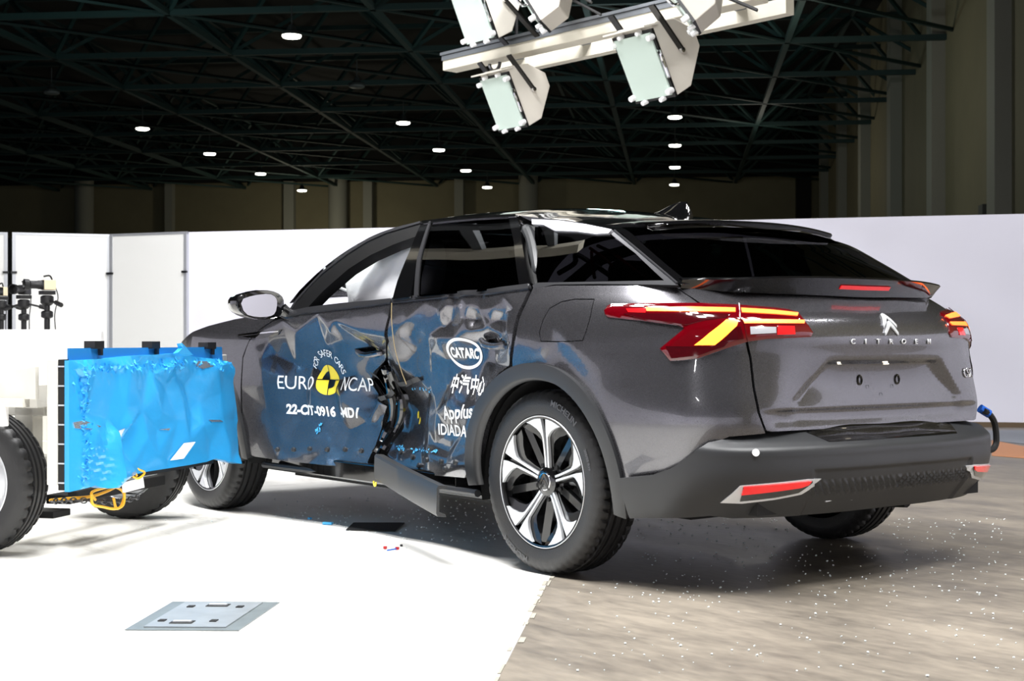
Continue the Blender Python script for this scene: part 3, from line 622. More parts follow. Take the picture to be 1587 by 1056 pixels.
# right-hand side of the glasshouse
for nm, xs, mm in (('door_glass', ((.50, 1.09), (.42, 1.385), (.95, 1.40), (1.05, 1.09)), PRIV), ('quarter_glass', ((-.54, 1.105), (-.06, 1.325), (.40, 1.375), (.48, 1.09)), PRIV)):
    GH.panel(nm, list(xs), mm, car, .06, flange=.006, mirror=True)
GH.panel('window_surround', [(2.20, 1.05), (1.80, 1.23), (1.45, 1.36), (1.1, 1.40), (1.1, 1.36), (1.42, 1.31), (1.75, 1.18), (2.05, 1.06)], BLACKG, car, .04, flange=.03, mirror=True)
GH.panel('pillar_cover', [(1.05, 1.08), (1.16, 1.08), (1.08, 1.40), (.95, 1.40)], BLACKG, car, .04, flange=.03, mirror=True)
# roof, windscreen, tail glass
xr = RAILX.max() - .02
rf = ROOF.panel('roof', [(X_D + .0, -1), (1.62, -1), (1.62, 1), (X_D + .0, 1)], BLACKG, car, .035, flange=.02)
ROOF.panel('windscreen', [(1.63, -.99), (xr, -.99), (xr, .99), (1.63, .99)], WIND, car, .05, flange=.004)
RGL.panel('tail_glass', [(-.05, -.985), (.98, -.985), (.98, .985), (-.05, .985)], PRIV, tg, .03, flange=.006)
RGL.panel('glass_border', [(-.05, .985), (-.05, .93), (.9, .93), (.92, 0), (.9, -.93), (-.05, -.93), (-.05, -.985), (1.0, -.985), (1.0, .985)], BLACKG, tg, .02, off=.001, flange=.004)
m = MB(); dl = [GH.ev([GH.hit(p)], .004)[0][0] for p in ((953, 358.5), (985, 385), (1020, 414.5), (1050, 440))]
m.tube(smooth_line(dl, 6), .005, 8); m.build('pillar_strip', TRIMG, car)
# roof spoiler
def spoiler_rows():
    rows = []
    for t in np.linspace(-1, 1, 41):
        a = abs(t); x0 = X_D + .10; f = ROOF.fn(np.array([x0]), np.array([t * .99]))[0]
        tx = -.335 + .085 * a ** 2 + .0 * a; ty = .535 * t; tz = 1.343 + .024 * (1 - a ** 2)
        if a > .93: tx += (a - .93) / .07 * .05
        e = np.array([tx, ty, tz]); mid = f * .5 + e * .5 + UP * .006
        g_ = np.array([X_D - .04 - .085 * (1 - a ** 2.6), .60 * t, f[2] - .030 - .012 * (1 - a)])
        rows.append([f, mid, e + [.004, 0, .004], e + [-.002, 0, -.004], e + [.008, 0, -.016], (e + g_) / 2 + UP * -.012, g_])
    return rows
R_ = spoiler_rows(); k = 7; m = MB(); vs = [p for r in R_ for p in r]; m.add(vs, [(i * k + j, i * k + j + 1, (i + 1) * k + j + 1, (i + 1) * k + j) for i in range(40) for j in range(k - 1)], True)
m.add(R_[0], [tuple(range(k))]); m.add(R_[-1], [tuple(range(k))[::-1]])
m.build('roof_spoiler', BLACKG, tg, sharp=50)
# ducktail lip under the tail glass
rows = []
for t in np.linspace(-1, 1, 49):
    a = abs(t); y = .715 * t; s_ = sstep(1.0, .88, np.array([a]))[0]
    gl = RGL.fn(np.array([.93]), np.array([t * .97]))[0]; sk = skin(np.array([max(a, 1e-3) * .80 * (1 if t > 0 else -1)]), np.array([1.062]))[0]
    tipx = min(gl[0] - .02, -.848 + .155 * a ** 2.2); tip = np.array([tipx, y * .97, 1.128 - .018 * a ** 3])
    bot = np.array([tipx + .045, y * .97, 1.058 + .012 * a]); e_ = sstep(.84, 1.0, np.array([a]))[0]; tip = tip * (1 - e_) + (gl + [-.02, 0, .004]) * e_; bot = bot * (1 - e_) + (gl + [-.012, 0, -.03]) * e_
    rows.append([gl + UP * .006, gl * .45 + tip * .55 + UP * .004, tip + [.006, 0, .003], tip + [0, 0, -.004], tip * .5 + bot * .5, bot, bot + [.06, 0, -.01]])
m = MB(); k = 7; m.add([p for r in rows for p in r], [(i * k + j, i * k + j + 1, (i + 1) * k + j + 1, (i + 1) * k + j) for i in range(48) for j in range(k - 1)], True); m.add(rows[0], [tuple(range(k))]); m.add(rows[-1], [tuple(range(k))])
dk = m.build('tail_lip', BLACKG, tg, sharp=40)
m = MB(); L_ = [r for r, t in zip(rows, np.linspace(-1, 1, 49)) if abs(t) < .235]
vs = []
for r in L_:
    c = (r[3] + r[5]) / 2; h = (r[3] - r[5]) * .11; vs += [c + h + [-.004, 0, 0], c - h + [-.004, 0, 0], c - h + [.004, 0, 0], c + h + [.004, 0, 0]]
n = len(L_); m.add(vs, [(i * 4 + j, i * 4 + (j + 1) % 4, i * 4 + 4 + (j + 1) % 4, i * 4 + 4 + j) for i in range(n - 1) for j in range(4)] + [(0, 1, 2, 3), (4 * n - 4, 4 * n - 3, 4 * n - 2, 4 * n - 1)]); m.build('high_brake_light', GLOWR, dk)
# aerial fin
m = MB(); c = roof(np.array([.18]), np.array([0.]))[0]; secs = [(.15, .0, .004), (.10, .015, .022), (.03, .045, .028), (-.03, .064, .026), (-.055, .066, .020), (-.075, .045, .020), (-.085, 0, .022)]
vs = []
for dx, h, wd in secs:
    b = roof(np.array([.18 + dx]), np.array([0.]))[0] - UP * .004; vs += [b + [0, wd, 0], b + [0, wd * .75, h * .5], b + [0, wd * .25, h], b + [0, -wd * .25, h], b + [0, -wd * .75, h * .5], b + [0, -wd, 0]]
m.add(vs, [(i * 6 + j, i * 6 + (j + 1) % 6, i * 6 + 6 + (j + 1) % 6, i * 6 + 6 + j) for i in range(6) for j in range(6)] + [(0, 1, 2, 3, 4, 5), tuple(range(36, 42))], True); m.build('aerial_fin', BLACKG, rf, sharp=60)
# --- tail lights
def T6(L): return SKIN.hits([(920 + x * .22684, 450 + y * .22684) for x, y in L])
LO = [(75, 140), (100, 108), (130, 95), (420, 91), (740, 92), (1000, 105), (1250, 125), (1330, 136), (1390, 156), (1440, 215), (1495, 290), (1480, 320), (1180, 335), (1050, 352), (900, 400), (720, 465), (600, 480), (525, 483), (490, 440), (455, 400), (540, 330), (620, 265), (590, 243), (340, 210), (100, 185), (82, 168)]
GU1 = [(365, 128), (660, 127), (965, 137), (965, 163), (660, 157), (370, 152)]; GU2 = [(1003, 138), (1200, 150), (1390, 170), (1383, 189), (1200, 176), (1008, 166)]
GL2 = [(1012, 208), (1430, 214), (1428, 235), (1020, 235)]; GDI = [(903, 212), (985, 213), (975, 250), (900, 318), (828, 377), (692, 378), (790, 300)]
LIGHTS = [('light_guide', GU1, GLOW), ('light_guide', GU2, GLOW), ('light_guide', GL2, GLOW), ('light_guide', GDI, GLOWY)]
DARK = [('inner_trim', [(215, 168), (600, 168), (930, 176), (900, 198), (760, 214), (640, 244), (560, 232), (340, 202)], LENSD), ('inner_trim', [(500, 385), (690, 388), (810, 388), (880, 345), (920, 352), (890, 388), (720, 450), (540, 470)], LENSD), ('inner_trim', [(950, 260), (1000, 255), (1020, 335), (900, 350), (895, 335)], LENSD),
        ('reversing_light', [(1062, 256), (1238, 258), (1238, 298), (1066, 306)], CLEAR), ('fog_light', [(1248, 250), (1362, 252), (1365, 306), (1245, 308)], GLOWR), ('side_marker', [(232, 134), (372, 134), (362, 162), (246, 158)], GLOWR)]
for mir in (False, True):
    tl = SKIN.panel('tail_light', T6(LO), LENS, car, .012, off=.004, flange=.012, dome=.006, domew=.02, mirror=mir)
    for nm, L, mm in LIGHTS: SKIN.panel(nm, T6(L), mm, tl, .012, off=.0125, flange=.003, mirror=mir)
    for nm, L, mm in DARK: SKIN.panel(nm, T6(L), mm, tl, .012, off=.0118, flange=.002, mirror=mir)
    m = MB(); l = [SKIN.ev([h], .0125)[0][0] for h in T6([(990, 106), (995, 200), (1018, 230), (1045, 350)])]
    if mir: l = [p * [1, -1, 1] for p in l]
    m.tube(l, .0016, 6); m.build('split_line', LENSD, tl)
# --- emblems on the gate
def chevrons(h=.062, w_=.036, th=.012):
    L = []
    for dy in (.012, -.020):
        L.append(([(-w_, dy - .022), (-w_ * .94, dy - .034), (0, dy + .006), (w_ * .94, dy - .034), (w_, dy - .022), (.008, dy + .024), (0, dy + .027), (-.008, dy + .024)], ()))
    return flat_mesh(L)
SKIN.decal('chevron_emblem', chevrons(), SKIN.hit((1376, 501)), SATIN, tg, scale=(1.1, .88), thick=.005)
for k, ch in enumerate('CITROEN'):
    px = 1321 + k * 19.6; SKIN.decal('badge_letter', text_mesh(ch, .026, bold=.0006), SKIN.hit((px, 530)), SATIN, tg, scale=(1.25, 1), thick=.004)
SKIN.decal('model_badge', text_mesh('C5X', .05, bold=.001), SKIN.hit((1499, 579)), CHROME, tg, thick=.004)
for px in ((1332, 589), (1390, 588)):
    P = [SKIN.ev([SKIN.hit((px[0] + 3.2 * math.cos(t), px[1] + 7 * math.sin(t)))], .002)[0][0] for t in np.linspace(0, 6.2832, 17)[:-1]]; MB().tube(P, .0035, 6, True).build('plate_slot', BLACKG, tg)
for px in ((1344, 600), (1382, 599), (1365, 612)):
    P, N = SKIN.ev([SKIN.hit(px)], .001); m = MB().lathe([(0, .008), (.003, .007), (.0032, .0001)], 14, 'X', P[0]); m.v = [tuple(v) for v in m.v]; m.build('plate_hole', BLACK, tg)
PLAMP = mat('plate_lamp_light', (255, 240, 215), .3, emit=9)
for px in ((1303, 566), (1372, 566)):
    P, N = SKIN.ev([SKIN.hit(px)], .006); MB().box(P[0] + np.array([.012, 0, .008]), (.02, .03, .008)).build('plate_lamp', PLAMP, tg)
# --- door decals
DEC = []
def vin(name, me, px, m_, parent, ang=0., scale=(1, 1), shear=0.): return SKIN.decal(name, me, SKIN.hit(px), m_, parent, ang, .002, scale, .014, 0, shear)
A_ = math.radians
vin('lettering', text_mesh('EURO', .093), (464, 594.5), WHITE, fd, A_(-.5), (.98, 1)); vin('lettering', text_mesh('NCAP', .093), (551, 597), WHITE, fd, A_(-1), (.72, 1))
C0 = SKIN.hit((511.5, 589)); cs = (1, 1.05)
def cpol(polys): return flat_mesh([(p, ()) for p in polys])
def sec(r0, r1, a0, a1): return circ(r1, 16, 0, 0, a0, a1) + circ(r0, 16, 0, 0, a1, a0)
SKIN.decal('round_emblem', cpol([circ(.0865, 48)]), C0, YEL, fd, 0, .002, (.83, .84))
SKIN.decal('round_emblem', cpol([[(.001, .002)] + circ(.05, 12, 0, 0, 91, 179) + [(-.002, .001)], [(.001, -.002)] + circ(.05, 12, 0, 0, 271, 359), [(-.0025, -.086), (.0025, -.086), (.0025, .086), (-.0025, .086)], [(-.086, -.0025), (.086, -.0025), (.086, .0025), (-.086, .0025)]]), C0, BLKV, fd, 0, .0034, (.83, .84))
tx = MB(); txt = 'FOR SAFER CARS'
for i, ch in enumerate(txt):
    if ch == ' ': continue
    me = text_mesh(ch, .044); th = math.radians(90 + 66 - i * 132 / 13); r = .122
    tx.add([(r * math.cos(th) + v.co.x * math.sin(th) + v.co.y * math.cos(th), r * math.sin(th) - v.co.x * math.cos(th) + v.co.y * math.sin(th), 0) for v in me.vertices], [tuple(p.vertices) for p in me.polygons])
me = bpy.data.meshes.new('arc'); me.from_pydata(tx.v, [], tx.f); SKIN.decal('lettering', me, C0, WHITE, fd, A_(-6), .002, cs)
vin('lettering', text_mesh('22-CIT-0916', .064, bold=.0025), (484, 637), WHITE, fd, A_(-1), (.96, 1)); vin('lettering', text_mesh('-MD1', .064, bold=.0025), (540, 640.5), WHITE, fd, A_(0), (.9, 1), .2)
ring = flat_mesh([(circ(.128, 48, ry=.082), [circ(.111, 48, ry=.066)])]); OV = (720.5, 548)
vin('oval_emblem', ring, OV, WHITE, rd, A_(-5), (.95, .80)); vin('lettering', text_mesh('CATARC', .066, bold=.003), OV, WHITE, rd, A_(-2), (.73, .86))
vin('lettering', text_mesh('\u4e2d\u6c7d\u4e2d\u5fc3', .086, bold=.0015), (729, 599), WHITE, rd, A_(-1), (.83, 1))
vin('lettering', text_mesh('Applus', .088, bold=.002), (709, 640), WHITE, rd, A_(4), (1.08, .9), .22); vin('lettering', flat_mesh([(circ(.019, 24), [circ(.0155, 24)]), ([(-.0025, -.012), (.0025, -.012), (.0025, .012), (-.0025, .012)], ()), ([(.0025, -.0025), (.012, -.0025), (.012, .0025), (.0025, .0025)], ()), ([(-.012, -.0025), (-.0025, -.0025), (-.0025, .0025), (-.012, .0025)], ())]), (747, 632), WHITE, rd)
vin('lettering', text_mesh('IDIADA', .070, bold=.0015), (702, 668), WHITE, rd, A_(1), (1.22, .95), .15)
vin('target_sticker', flat_mesh([(circ(.018, 20, .006, .016, 0, 180) + [(.0, -.0)], ()), (circ(.018, 20, -.004, -.014, 180, 360), ())]), (650, 648), YEL, rd, A_(65))
# blue scuffs torn from the barrier face
SC = mat('blue_scuff', (70, 165, 215), .6, bump=.3, bscale=90)
for (x0, y0, x1, y1, n_) in ((616, 694, 680, 702, 34), (640, 600, 672, 606, 10), (742, 640, 735, 695, 12), (500, 655, 488, 680, 10), (605, 600, 616, 630, 8)):
    m = MB()
    for i in range(n_):
        t = rng.rand(); px = (x0 + (x1 - x0) * t + rng.randn() * 1.2, y0 + (y1 - y0) * t + rng.randn() * 1.6); P, N = SKIN.ev([SKIN.hit(px)], .003); a, b = rng.uniform(.002, .007, 2); q = Vector(N[0]).to_track_quat('Z', 'X').to_matrix() @ Matrix.Rotation(rng.rand() * 3, 3, 'Z')
        m.add([Vector(P[0]) + q @ Vector(v) for v in ((a, -b, .0), (a * 1.4, b, .003), (-a, b * 1.2, 0), (-a * .8, -b * .7, .003))], [(0, 1, 2), (0, 2, 3)])
    tag(m.build('blue_scuff', SC, rd if x0 > 600 else fd), kind='stuff')
# --- door handles
def handle(px, par, k):
    P, N = SKIN.ev([SKIN.hit(px)], .004); m = MB(); a = Vector(P[0]); n = Vector(N[0])
    m.tube(smooth_line([a + Vector((.10, .0, .016)), a + Vector((.05, .018, -.004)), a + Vector((-.02, .022, -.012)), a + Vector((-.09, .012, -.004)), a + Vector((-.11, -.005, .0))], 5), [.008] + [.0135] * 19 + [.008], 10); m.build('door_handle', PAINT, par)
    SKIN.panel('handle_recess', S([(px[0] - 20 + 0, px[1] - 6), (px[0] + 4, px[1] - 9), (px[0] + 20, px[1] - 3), (px[0] + 16, px[1] + 8), (px[0] - 6, px[1] + 8)]), BLACKG, par, .01, off=.002, flange=.004)
handle((572, 546), fd, 0); handle((770, 533), rd, 1)
# --- mirror
mb = MB(); mc = CAM + ray((402, 472)) * ((1.035 - CAM[1]) / ray((402, 472))[1])
def mpt(px, dx):
    r = ray(px); n = np.array([-1., .36, 0.]); t = (n @ (mc + [dx, 0, 0] - CAM)) / (n @ r); return CAM + r * t      # glass toed out towards the driver
MO = [(365, 466), (370, 458), (395, 450), (420, 450), (436, 457), (441, 468), (438, 486), (428, 494), (405, 496), (383, 491), (370, 483)]
MI = [(372, 465), (392, 458), (418, 455), (428, 461), (430, 470), (427, 486), (418, 491), (398, 492), (379, 487)]
O1 = [mpt(p, 0) for p in rounded(MO, 1)]; cen = np.mean(O1, 0); nO = len(O1); rings = [[cen + (p - cen) * s_ + [dx, 0, 0] for p in O1] for s_, dx in ((.95, .004), (1.0, 0.), (1.02, .03), (.96, .09), (.80, .14), (.4, .165))]
mb.add([p for r in rings for p in r], [(i * nO + j, i * nO + (j + 1) % nO, (i + 1) * nO + (j + 1) % nO, (i + 1) * nO + j) for i in range(5) for j in range(nO)], True); mb.add(rings[-1], [tuple(range(nO))]); mb.add(rings[0], [tuple(range(nO))])
P0 = mpt((436, 480), .07); P1 = mpt((452, 488), .07); mb.tube([P0, (np.array(P0) + P1) / 2 - UP * .004, P1 + np.array([.02, -.03, -.01])], [.035, .03, .03], 10)
mo = mb.build('door_mirror', BLACKG, fd, sharp=45)
m = MB(); I1 = [mpt(p, -.004) for p in rounded(MI, 1)]; m.add(I1 + [p + [.006, 0, 0] for p in I1], [tuple(range(len(I1)))] + [(i, (i + 1) % len(I1), len(I1) + (i + 1) % len(I1), len(I1) + i) for i in range(len(I1))]); g_ = m.build('mirror_glass', MIRR, mo)
# --- cabin: curtain airbag, seats, dash, red measuring leads
def yplane(px, y): r = ray(px); return CAM + r * ((y - CAM[1]) / r[1])
AB = rounded([(537, 428), (541, 414), (563, 402), (592, 386), (640, 371), (668, 362), (690, 400), (690, 476), (549, 476), (545, 459), (538, 443)], 2)
ab2 = [(lambda q: (q[0], q[2]))(yplane(p, .60)) for p in AB]; ab2 = resample(ab2, .03)
A2 = np.array(ab2); g2 = np.stack(np.meshgrid(np.arange(A2[:, 0].min(), A2[:, 0].max(), .03), np.arange(A2[:, 1].min(), A2[:, 1].max(), .03)), -1).reshape(-1, 2); g2 = g2[inside(g2, ab2) & (distseg(g2, ab2) > .012)]
v2, t2 = cdt(ab2, g2); v2 = np.array(v2); d2 = distseg(v2, ab2); hgt = .030 * np.sqrt(np.clip(d2 / .13, 0, 1) * (2 - np.clip(d2 / .13, 0, 1))) + .007 * np.sin(v2[:, 0] * 34 + v2[:, 1] * 18) * np.clip(d2 / .05, 0, 1)
m = MB()
for sg in (1, -1): m.add([(x, .60 + sg * h - .25 * (z - 1.2), z) for (x, z), h in zip(v2, hgt)], [f[::sg] for f in t2], True)
ab = m.build('curtain_airbag', AIRB, car, sharp=80); tag(ab, 'white inflated curtain airbag in the front window')
m = MB().tube([yplane((513, 437), .60), yplane((520, 444), .60), yplane((541, 452), .60)], .008, 6); m.build('airbag_strap', AIRB, ab)
m = MB(); m.box((1.95, 0, .90), (.5, 1.3, .22)); m.box((1.75, 0, .98), (.3, 1.25, .06)); m.build('dashboard', INTER, car, .03)
for y in (.36, -.36):
    m = MB(); m.box((1.25, y, .55), (.5, .48, .18)); m.box((.98, y, .85), (.14, .46, .62), Matrix.Rotation(-.28, 3, 'Y')); m.box((.86, y, 1.20), (.09, .26, .16)); m.build('front_seat', INTER, car, .05)
m = MB(); m.box((.25, 0, .62), (.5, 1.15, .18)); m.box((.02, 0, .85), (.14, 1.15, .5), Matrix.Rotation(-.3, 3, 'Y')); m.build('rear_seat', INTER, car, .05)
m = MB(); m.box((-.30, 0, .93), (.62, 1.1, .03)); m.build('parcel_shelf', INTER, car)
for L in (((905, 360), (930, 372), (955, 392), (985, 415), (1006, 436)), ((893, 364), (915, 380), (930, 394)), ((895, 370), (897, 395), (900, 412)), ((955, 408), (975, 420), (985, 430))):
    MB().tube(smooth_line([GH.ev([GH.hit(p)], -.09)[0][0] for p in L], 5), .007, 6).build('red_lead', REDC, car)
MB().tube(smooth_line([GH.ev([GH.hit(p)], -.10)[0][0] for p in ((840, 403), (866, 386), (868, 372), (890, 384), (950, 425), (975, 437))], 4), .011, 6).build('belt_rail', TRIMG, car)
# loose lead and plug at the right rear corner
def xplane(px, x): r = ray(px); return CAM + r * ((x - CAM[0]) / r[0])
pts = [xplane(p, -.79) for p in ((1525, 637), (1533, 642), (1541, 655), (1544, 675), (1543, 690), (1535, 698), (1520, 694), (1506, 678), (1496, 662))]
cb = MB().tube(smooth_line(pts, 5), .013, 8).build('black_lead', BLACK, car); MB().tube([pts[0] + np.array([.02, 0, .01]), pts[1]], .018, 10).build('plug', BLUEP, cb)
# ---------------------------------------------------------------- wheels
def tyre(R, rb, wd, seg=216, blocks=True):
    h = wd / 2; gr = [-.052, -.019, .019, .052]; k = wd / .22
    half = [(h * .80, rb), (h * .92, rb + .006), (h * 1.0, rb + (R - rb) * .40), (h * .985, rb + (R - rb) * .62), (h * .90, R - .022), (h * .80, R - .009), (h * .70, R - .004)]
    mid = []
    for g in gr[::-1]: mid += [(g * k + .0075, R - .0005), (g * k + .006, R - .013), (g * k - .006, R - .013), (g * k - .0075, R - .0005)]
    prof = half + mid + [(-a, b) for a, b in half[::-1]]
    m = MB().lathe(prof, seg, 'Y', close=True); n = len(prof)
    if blocks:
        for s in range(seg):
            for j in (4, 5, 6, 7, n - 5, n - 6, n - 7, n - 8):
                if s % 4 == 0:
                    x, y, z = m.v[s * n + j]; q = (R - .012) / math.hypot(x, z) if j in (5, 6, 7, n - 6, n - 7, n - 8) else .985; q = min(q, 1); m.v[s * n + j] = (x * q, y, z * q)
    return m
def alloy(root, rot):
    m = MB(); m.lathe([(.098, .243), (.100, .252), (.092, .257), (.075, .252), (.06, .238), (-.085, .232), (-.095, .25), (-.10, .256), (-.09, .262), (.085, .262)], 72, 'Y', close=True); m.build('rim', RIMBLK, root)
    m = MB(); m.lathe([(.0995, .2500), (.1010, .2525), (.0985, .2545), (.0965, .252)], 96, 'Y', close=True); m.build('rim_edge', SATIN, root)
    m = MB(); m.lathe([(-.02, .165), (-.02, .02), (.0, .02), (.0, .165)], 48, 'Y', close=True); m.lathe([(0, .08), (.05, .075), (.055, .0001)], 32); m.lathe([(-.03, .226), (-.031, .0001)], 40); m.build('brake_disc', STEEL, root)
    m = MB(); m.box((-.13, .01, .06), (.08, .06, .14)); m.build('brake_caliper', mat('caliper_metal', (120, 122, 124), .4, .6), root, .01)
    def pol(r, a): return (r * math.cos(a), r * math.sin(a))
    d = math.radians
    for s in range(5):
        a0 = rot + s * 2 * math.pi / 5
        face = MB(); back = MB()
        for sg in (1, -1):
            def y_at(p, h): r = math.hypot(*p); return (p[0], h - .018 + .030 * min(1, r / .24) ** 1.5, p[1])
            P = [pol(r, a0 + sg * d(a)) for r, a in ((.052, 3.5), (.052, 14), (.10, 7.5), (.170, 5.4), (.186, 7.5), (.205, 12.5), (.2285, 20), (.2425, 25), (.2445, 12), (.2445, 3.4), (.20, 2.6), (.12, 2.6))]
            face.prism(resample(P[::sg], .02), .070, .086, y_at)
            B = [pol(r, a0 + sg * d(a)) for r, a in ((.045, 0), (.045, 30), (.10, 14), (.15, 12.5), (.165, 15), (.19, 22), (.215, 30), (.243, 34), (.2445, 12), (.2445, 0))]
            back.prism(resample(B[::sg], .03), .03, .069, y_at)
        face.build('spoke', SATIN, root, .002); bk = back.build('spoke_back', RIMBLK, root)
        b = MB(); a1 = a0 + math.pi / 5; c0 = pol(.075, a1); c1 = pol(.235, a1 + d(3)); b.bar((c0[0], .045, c0[1]), (c1[0], .060, c1[1]), .022, .030); b.build('window_bar', RIMBLK, root)
    m = MB().lathe([(.05, .056), (.072, .055), (.078, .047), (.08, .036)], 40); m.lathe([(.08, .036), (.083, .03), (.0835, .0001)], 32); hb = m.build('hub_cap', RIMBLK, root)
    m = MB().lathe([(.0785, .036), (.082, .034), (.0825, .031), (.080, .0305)], 40, close=True); m.build('hub_ring', CHROME, hb)
    for k in range(5):
        c = pol(.07, rot + (k + .5) * 2 * math.pi / 5); m = MB().lathe([(.05, .009), (.062, .009), (.064, .006), (.0641, .0001)], 12, 'Y', (c[0], 0, c[1])); m.build('wheel_bolt', BLACK, root)
    fm = chevrons(); m = MB(); m.add([(-v.co.x * .72, .0845, v.co.y * .72 + .004) for v in fm.vertices], [tuple(p.vertices) for p in fm.polygons]); m.add([(-v.co.x * .72, .083, v.co.y * .72 + .004) for v in fm.vertices], [tuple(p.vertices) for p in fm.polygons]); m.build('hub_emblem', CHROME, hb)
def arc_text(s, size, r, a_mid, y, root, name, parent, m_, sx=1., spread=None):
    me = text_mesh(s, size, bold=.0008); m = MB(); vs = []
    for v in me.vertices:
        a = a_mid - v.co.x * sx / r * 1.0; rr = r + v.co.y; vs.append((-math.cos(a) * rr * -1, y - .18 * max(0, abs(rr - .305) - .01), math.sin(a) * rr))
    # seen from +y, +x runs to the left: mirror so that the text reads
    vs = [(-x, y_, z) for x, y_, z in vs]; m.add(vs, [tuple(p.vertices) for p in me.polygons]); return m.build(name, m_, parent)
def wheel(name, x, y, flip, rot, steer=0., letters=True, label=None):
    root = empty(name, (x, y, .354)); root.parent = car; root.rotation_euler = (0, 0, (math.pi if flip else 0) + steer)
    t = tyre(.354, .252, .216).build('tyre', RUBBER, root, sharp=40)
    alloy(root, rot)
    if letters:
        arc_text('MICHELIN', .032, .312, math.radians(62), .1105, root, 'tyre_lettering', t, RUBTXT, 1.15); arc_text('MICHELIN', .032, .312, math.radians(242), .1105, root, 'tyre_lettering', t, RUBTXT, 1.15)
        arc_text('205/55 R19', .016, .30, math.radians(20), .1105, root, 'tyre_lettering', t, RUBTXT, 1.1)
    return root
wheel('rear_wheel', 0, .805, False, math.radians(92)); wheel('front_wheel', 2.785, .805, False, math.radians(80), 0., False)
wheel('rear_wheel', 0, -.805, True, .3, 0, False); wheel('front_wheel', 2.785, -.805, True, .3, 0, False)

# ---------------------------------------------------------------- the hall
H2 = np.array([.112, 1.]); H2 /= np.linalg.norm(H2); G2 = np.array([H2[1], -H2[0]])     # hall axis and its right-hand normal, in (right, ahead)
def hp(a, b, z=0.): return gnd(G2 * a + H2 * b) + UP * z                              # a metres to the right of, b metres along the hall axis
HW = np.array([hp(1, 0) - hp(0, 0), hp(0, 1) - hp(0, 0), UP]).T
HROT = Matrix([list(r) for r in HW])
def hbox(m, a, b, z, da, db, dz): return m.box(hp(a, b, z), (da, db, dz), HROT)
WALLC = mat('hall_wall_paint', (112, 106, 82), .8, vary=.12, vscale=.4)
COLC = mat('hall_column_paint', (128, 128, 118), .75)
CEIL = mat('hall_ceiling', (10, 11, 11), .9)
TRUSS = mat('green_truss_paint', (18, 46, 44), .7)
# floor: white test lane on the left of a seam, bare concrete to its right
e0 = floor_at(855, 890); e1 = floor_at(770, 1056)
def seam(b):                                                                          # hall-a of the seam
    q = [((p - CAM) @ R2, (p - CAM) @ D2) for p in (e0, e1)]; q = [(np.dot(G2, x), np.dot(H2, x)) for x in q]; t = (b - q[1][1]) / (q[0][1] - q[1][1]); return q[1][0] + (q[0][0] - q[1][0]) * t
def floor_mat(name, base, spots, rough, dark):
    m = mat(name, base, rough); nt = m.node_tree; b = nt.nodes['Principled BSDF']; N = nt.nodes.new; tc = N('ShaderNodeTexCoord')
    mp = N('ShaderNodeMapping'); mp.inputs['Rotation'].default_value = (0, 0, math.radians(8)); mp.inputs['Scale'].default_value = (.9, 2.4, 1); nt.links.new(tc.outputs['Object'], mp.inputs[0])
    n1 = N('ShaderNodeTexNoise'); n1.inputs['Scale'].default_value = 1.3; n1.inputs['Detail'].default_value = 9; n1.inputs['Roughness'].default_value = .68; nt.links.new(mp.outputs[0], n1.inputs[0])
    n2 = N('ShaderNodeTexNoise'); n2.inputs['Scale'].default_value = 14; n2.inputs['Detail'].default_value = 6; nt.links.new(mp.outputs[0], n2.inputs[0])
    ad = N('ShaderNodeMath'); ad.operation = 'MULTIPLY_ADD'; ad.inputs[1].default_value = .3; nt.links.new(n2.outputs[0], ad.inputs[0]); nt.links.new(n1.outputs[0], ad.inputs[2])
    r = N('ShaderNodeValToRGB'); r.color_ramp.elements[0].position = spots[0]; r.color_ramp.elements[1].position = spots[1]; r.color_ramp.elements[0].color = (*s2l(dark), 1); r.color_ramp.elements[1].color = (*s2l(base), 1)
    nt.links.new(ad.outputs[0], r.inputs[0]); nt.links.new(r.outputs[0], b.inputs['Base Color'])
    rr = N('ShaderNodeMapRange'); rr.inputs[3].default_value = rough - .12; rr.inputs[4].default_value = rough + .15; nt.links.new(n1.outputs[0], rr.inputs[0]); nt.links.new(rr.outputs[0], b.inputs['Roughness'])
    bp = N('ShaderNodeBump'); bp.inputs['Strength'].default_value = .06; bp.inputs['Distance'].default_value = .01; nt.links.new(n2.outputs[0], bp.inputs['Height']); nt.links.new(bp.outputs[0], b.inputs['Normal']); return m
FW = floor_mat('white_lane_paint', (238, 236, 230), (.44, .60), .5, (205, 202, 194))
FC = floor_mat('bare_concrete', (138, 129, 116), (.46, .80), .42, (88, 82, 75))
m = MB(); vs = []
for b in (-14., 86.):
    for a in (-38, seam(b), 17.0): vs.append(hp(a, b))
m.add(vs, [(0, 1, 4, 3), (1, 2, 5, 4)]); me = m.mesh('floor'); fl = link('floor', me, None, [FW, FC]); tag(fl, kind='structure')
for p in fl.data.polygons:
    q = [(np.array(fl.data.vertices[i].co) - CAM) for i in p.vertices]; c = np.mean([np.dot(G2, ((x @ R2), (x @ D2))) for x in q]); p.material_index = 1 if c > 4 else 0
m = MB(); N_ = 70
for i in range(N_):
    b0 = 3.6 + i * .13
    for k in range(2):
        if rng.rand() < .55: hbox(m, seam(b0) + rng.uniform(-.012, .014), b0, .0015, rng.uniform(.004, .018), rng.uniform(.02, .12), .003)
tag(m.build('trim_1', mat('seam_edge', (150, 146, 134), .8)), kind='structure')
def wall(name, a, b, z, da, db, dz, mm, kind='structure'): m = MB(); hbox(m, a, b, z, da, db, dz); return tag(m.build(name, mm), kind=kind)
BK = 83.
wall('wall_back', -28, BK + .5, 5.0, 92, 1, 10.0, WALLC); wall('ceiling', -28, 36, 14.0, 92, 100, .3, CEIL)
AR = 7.75
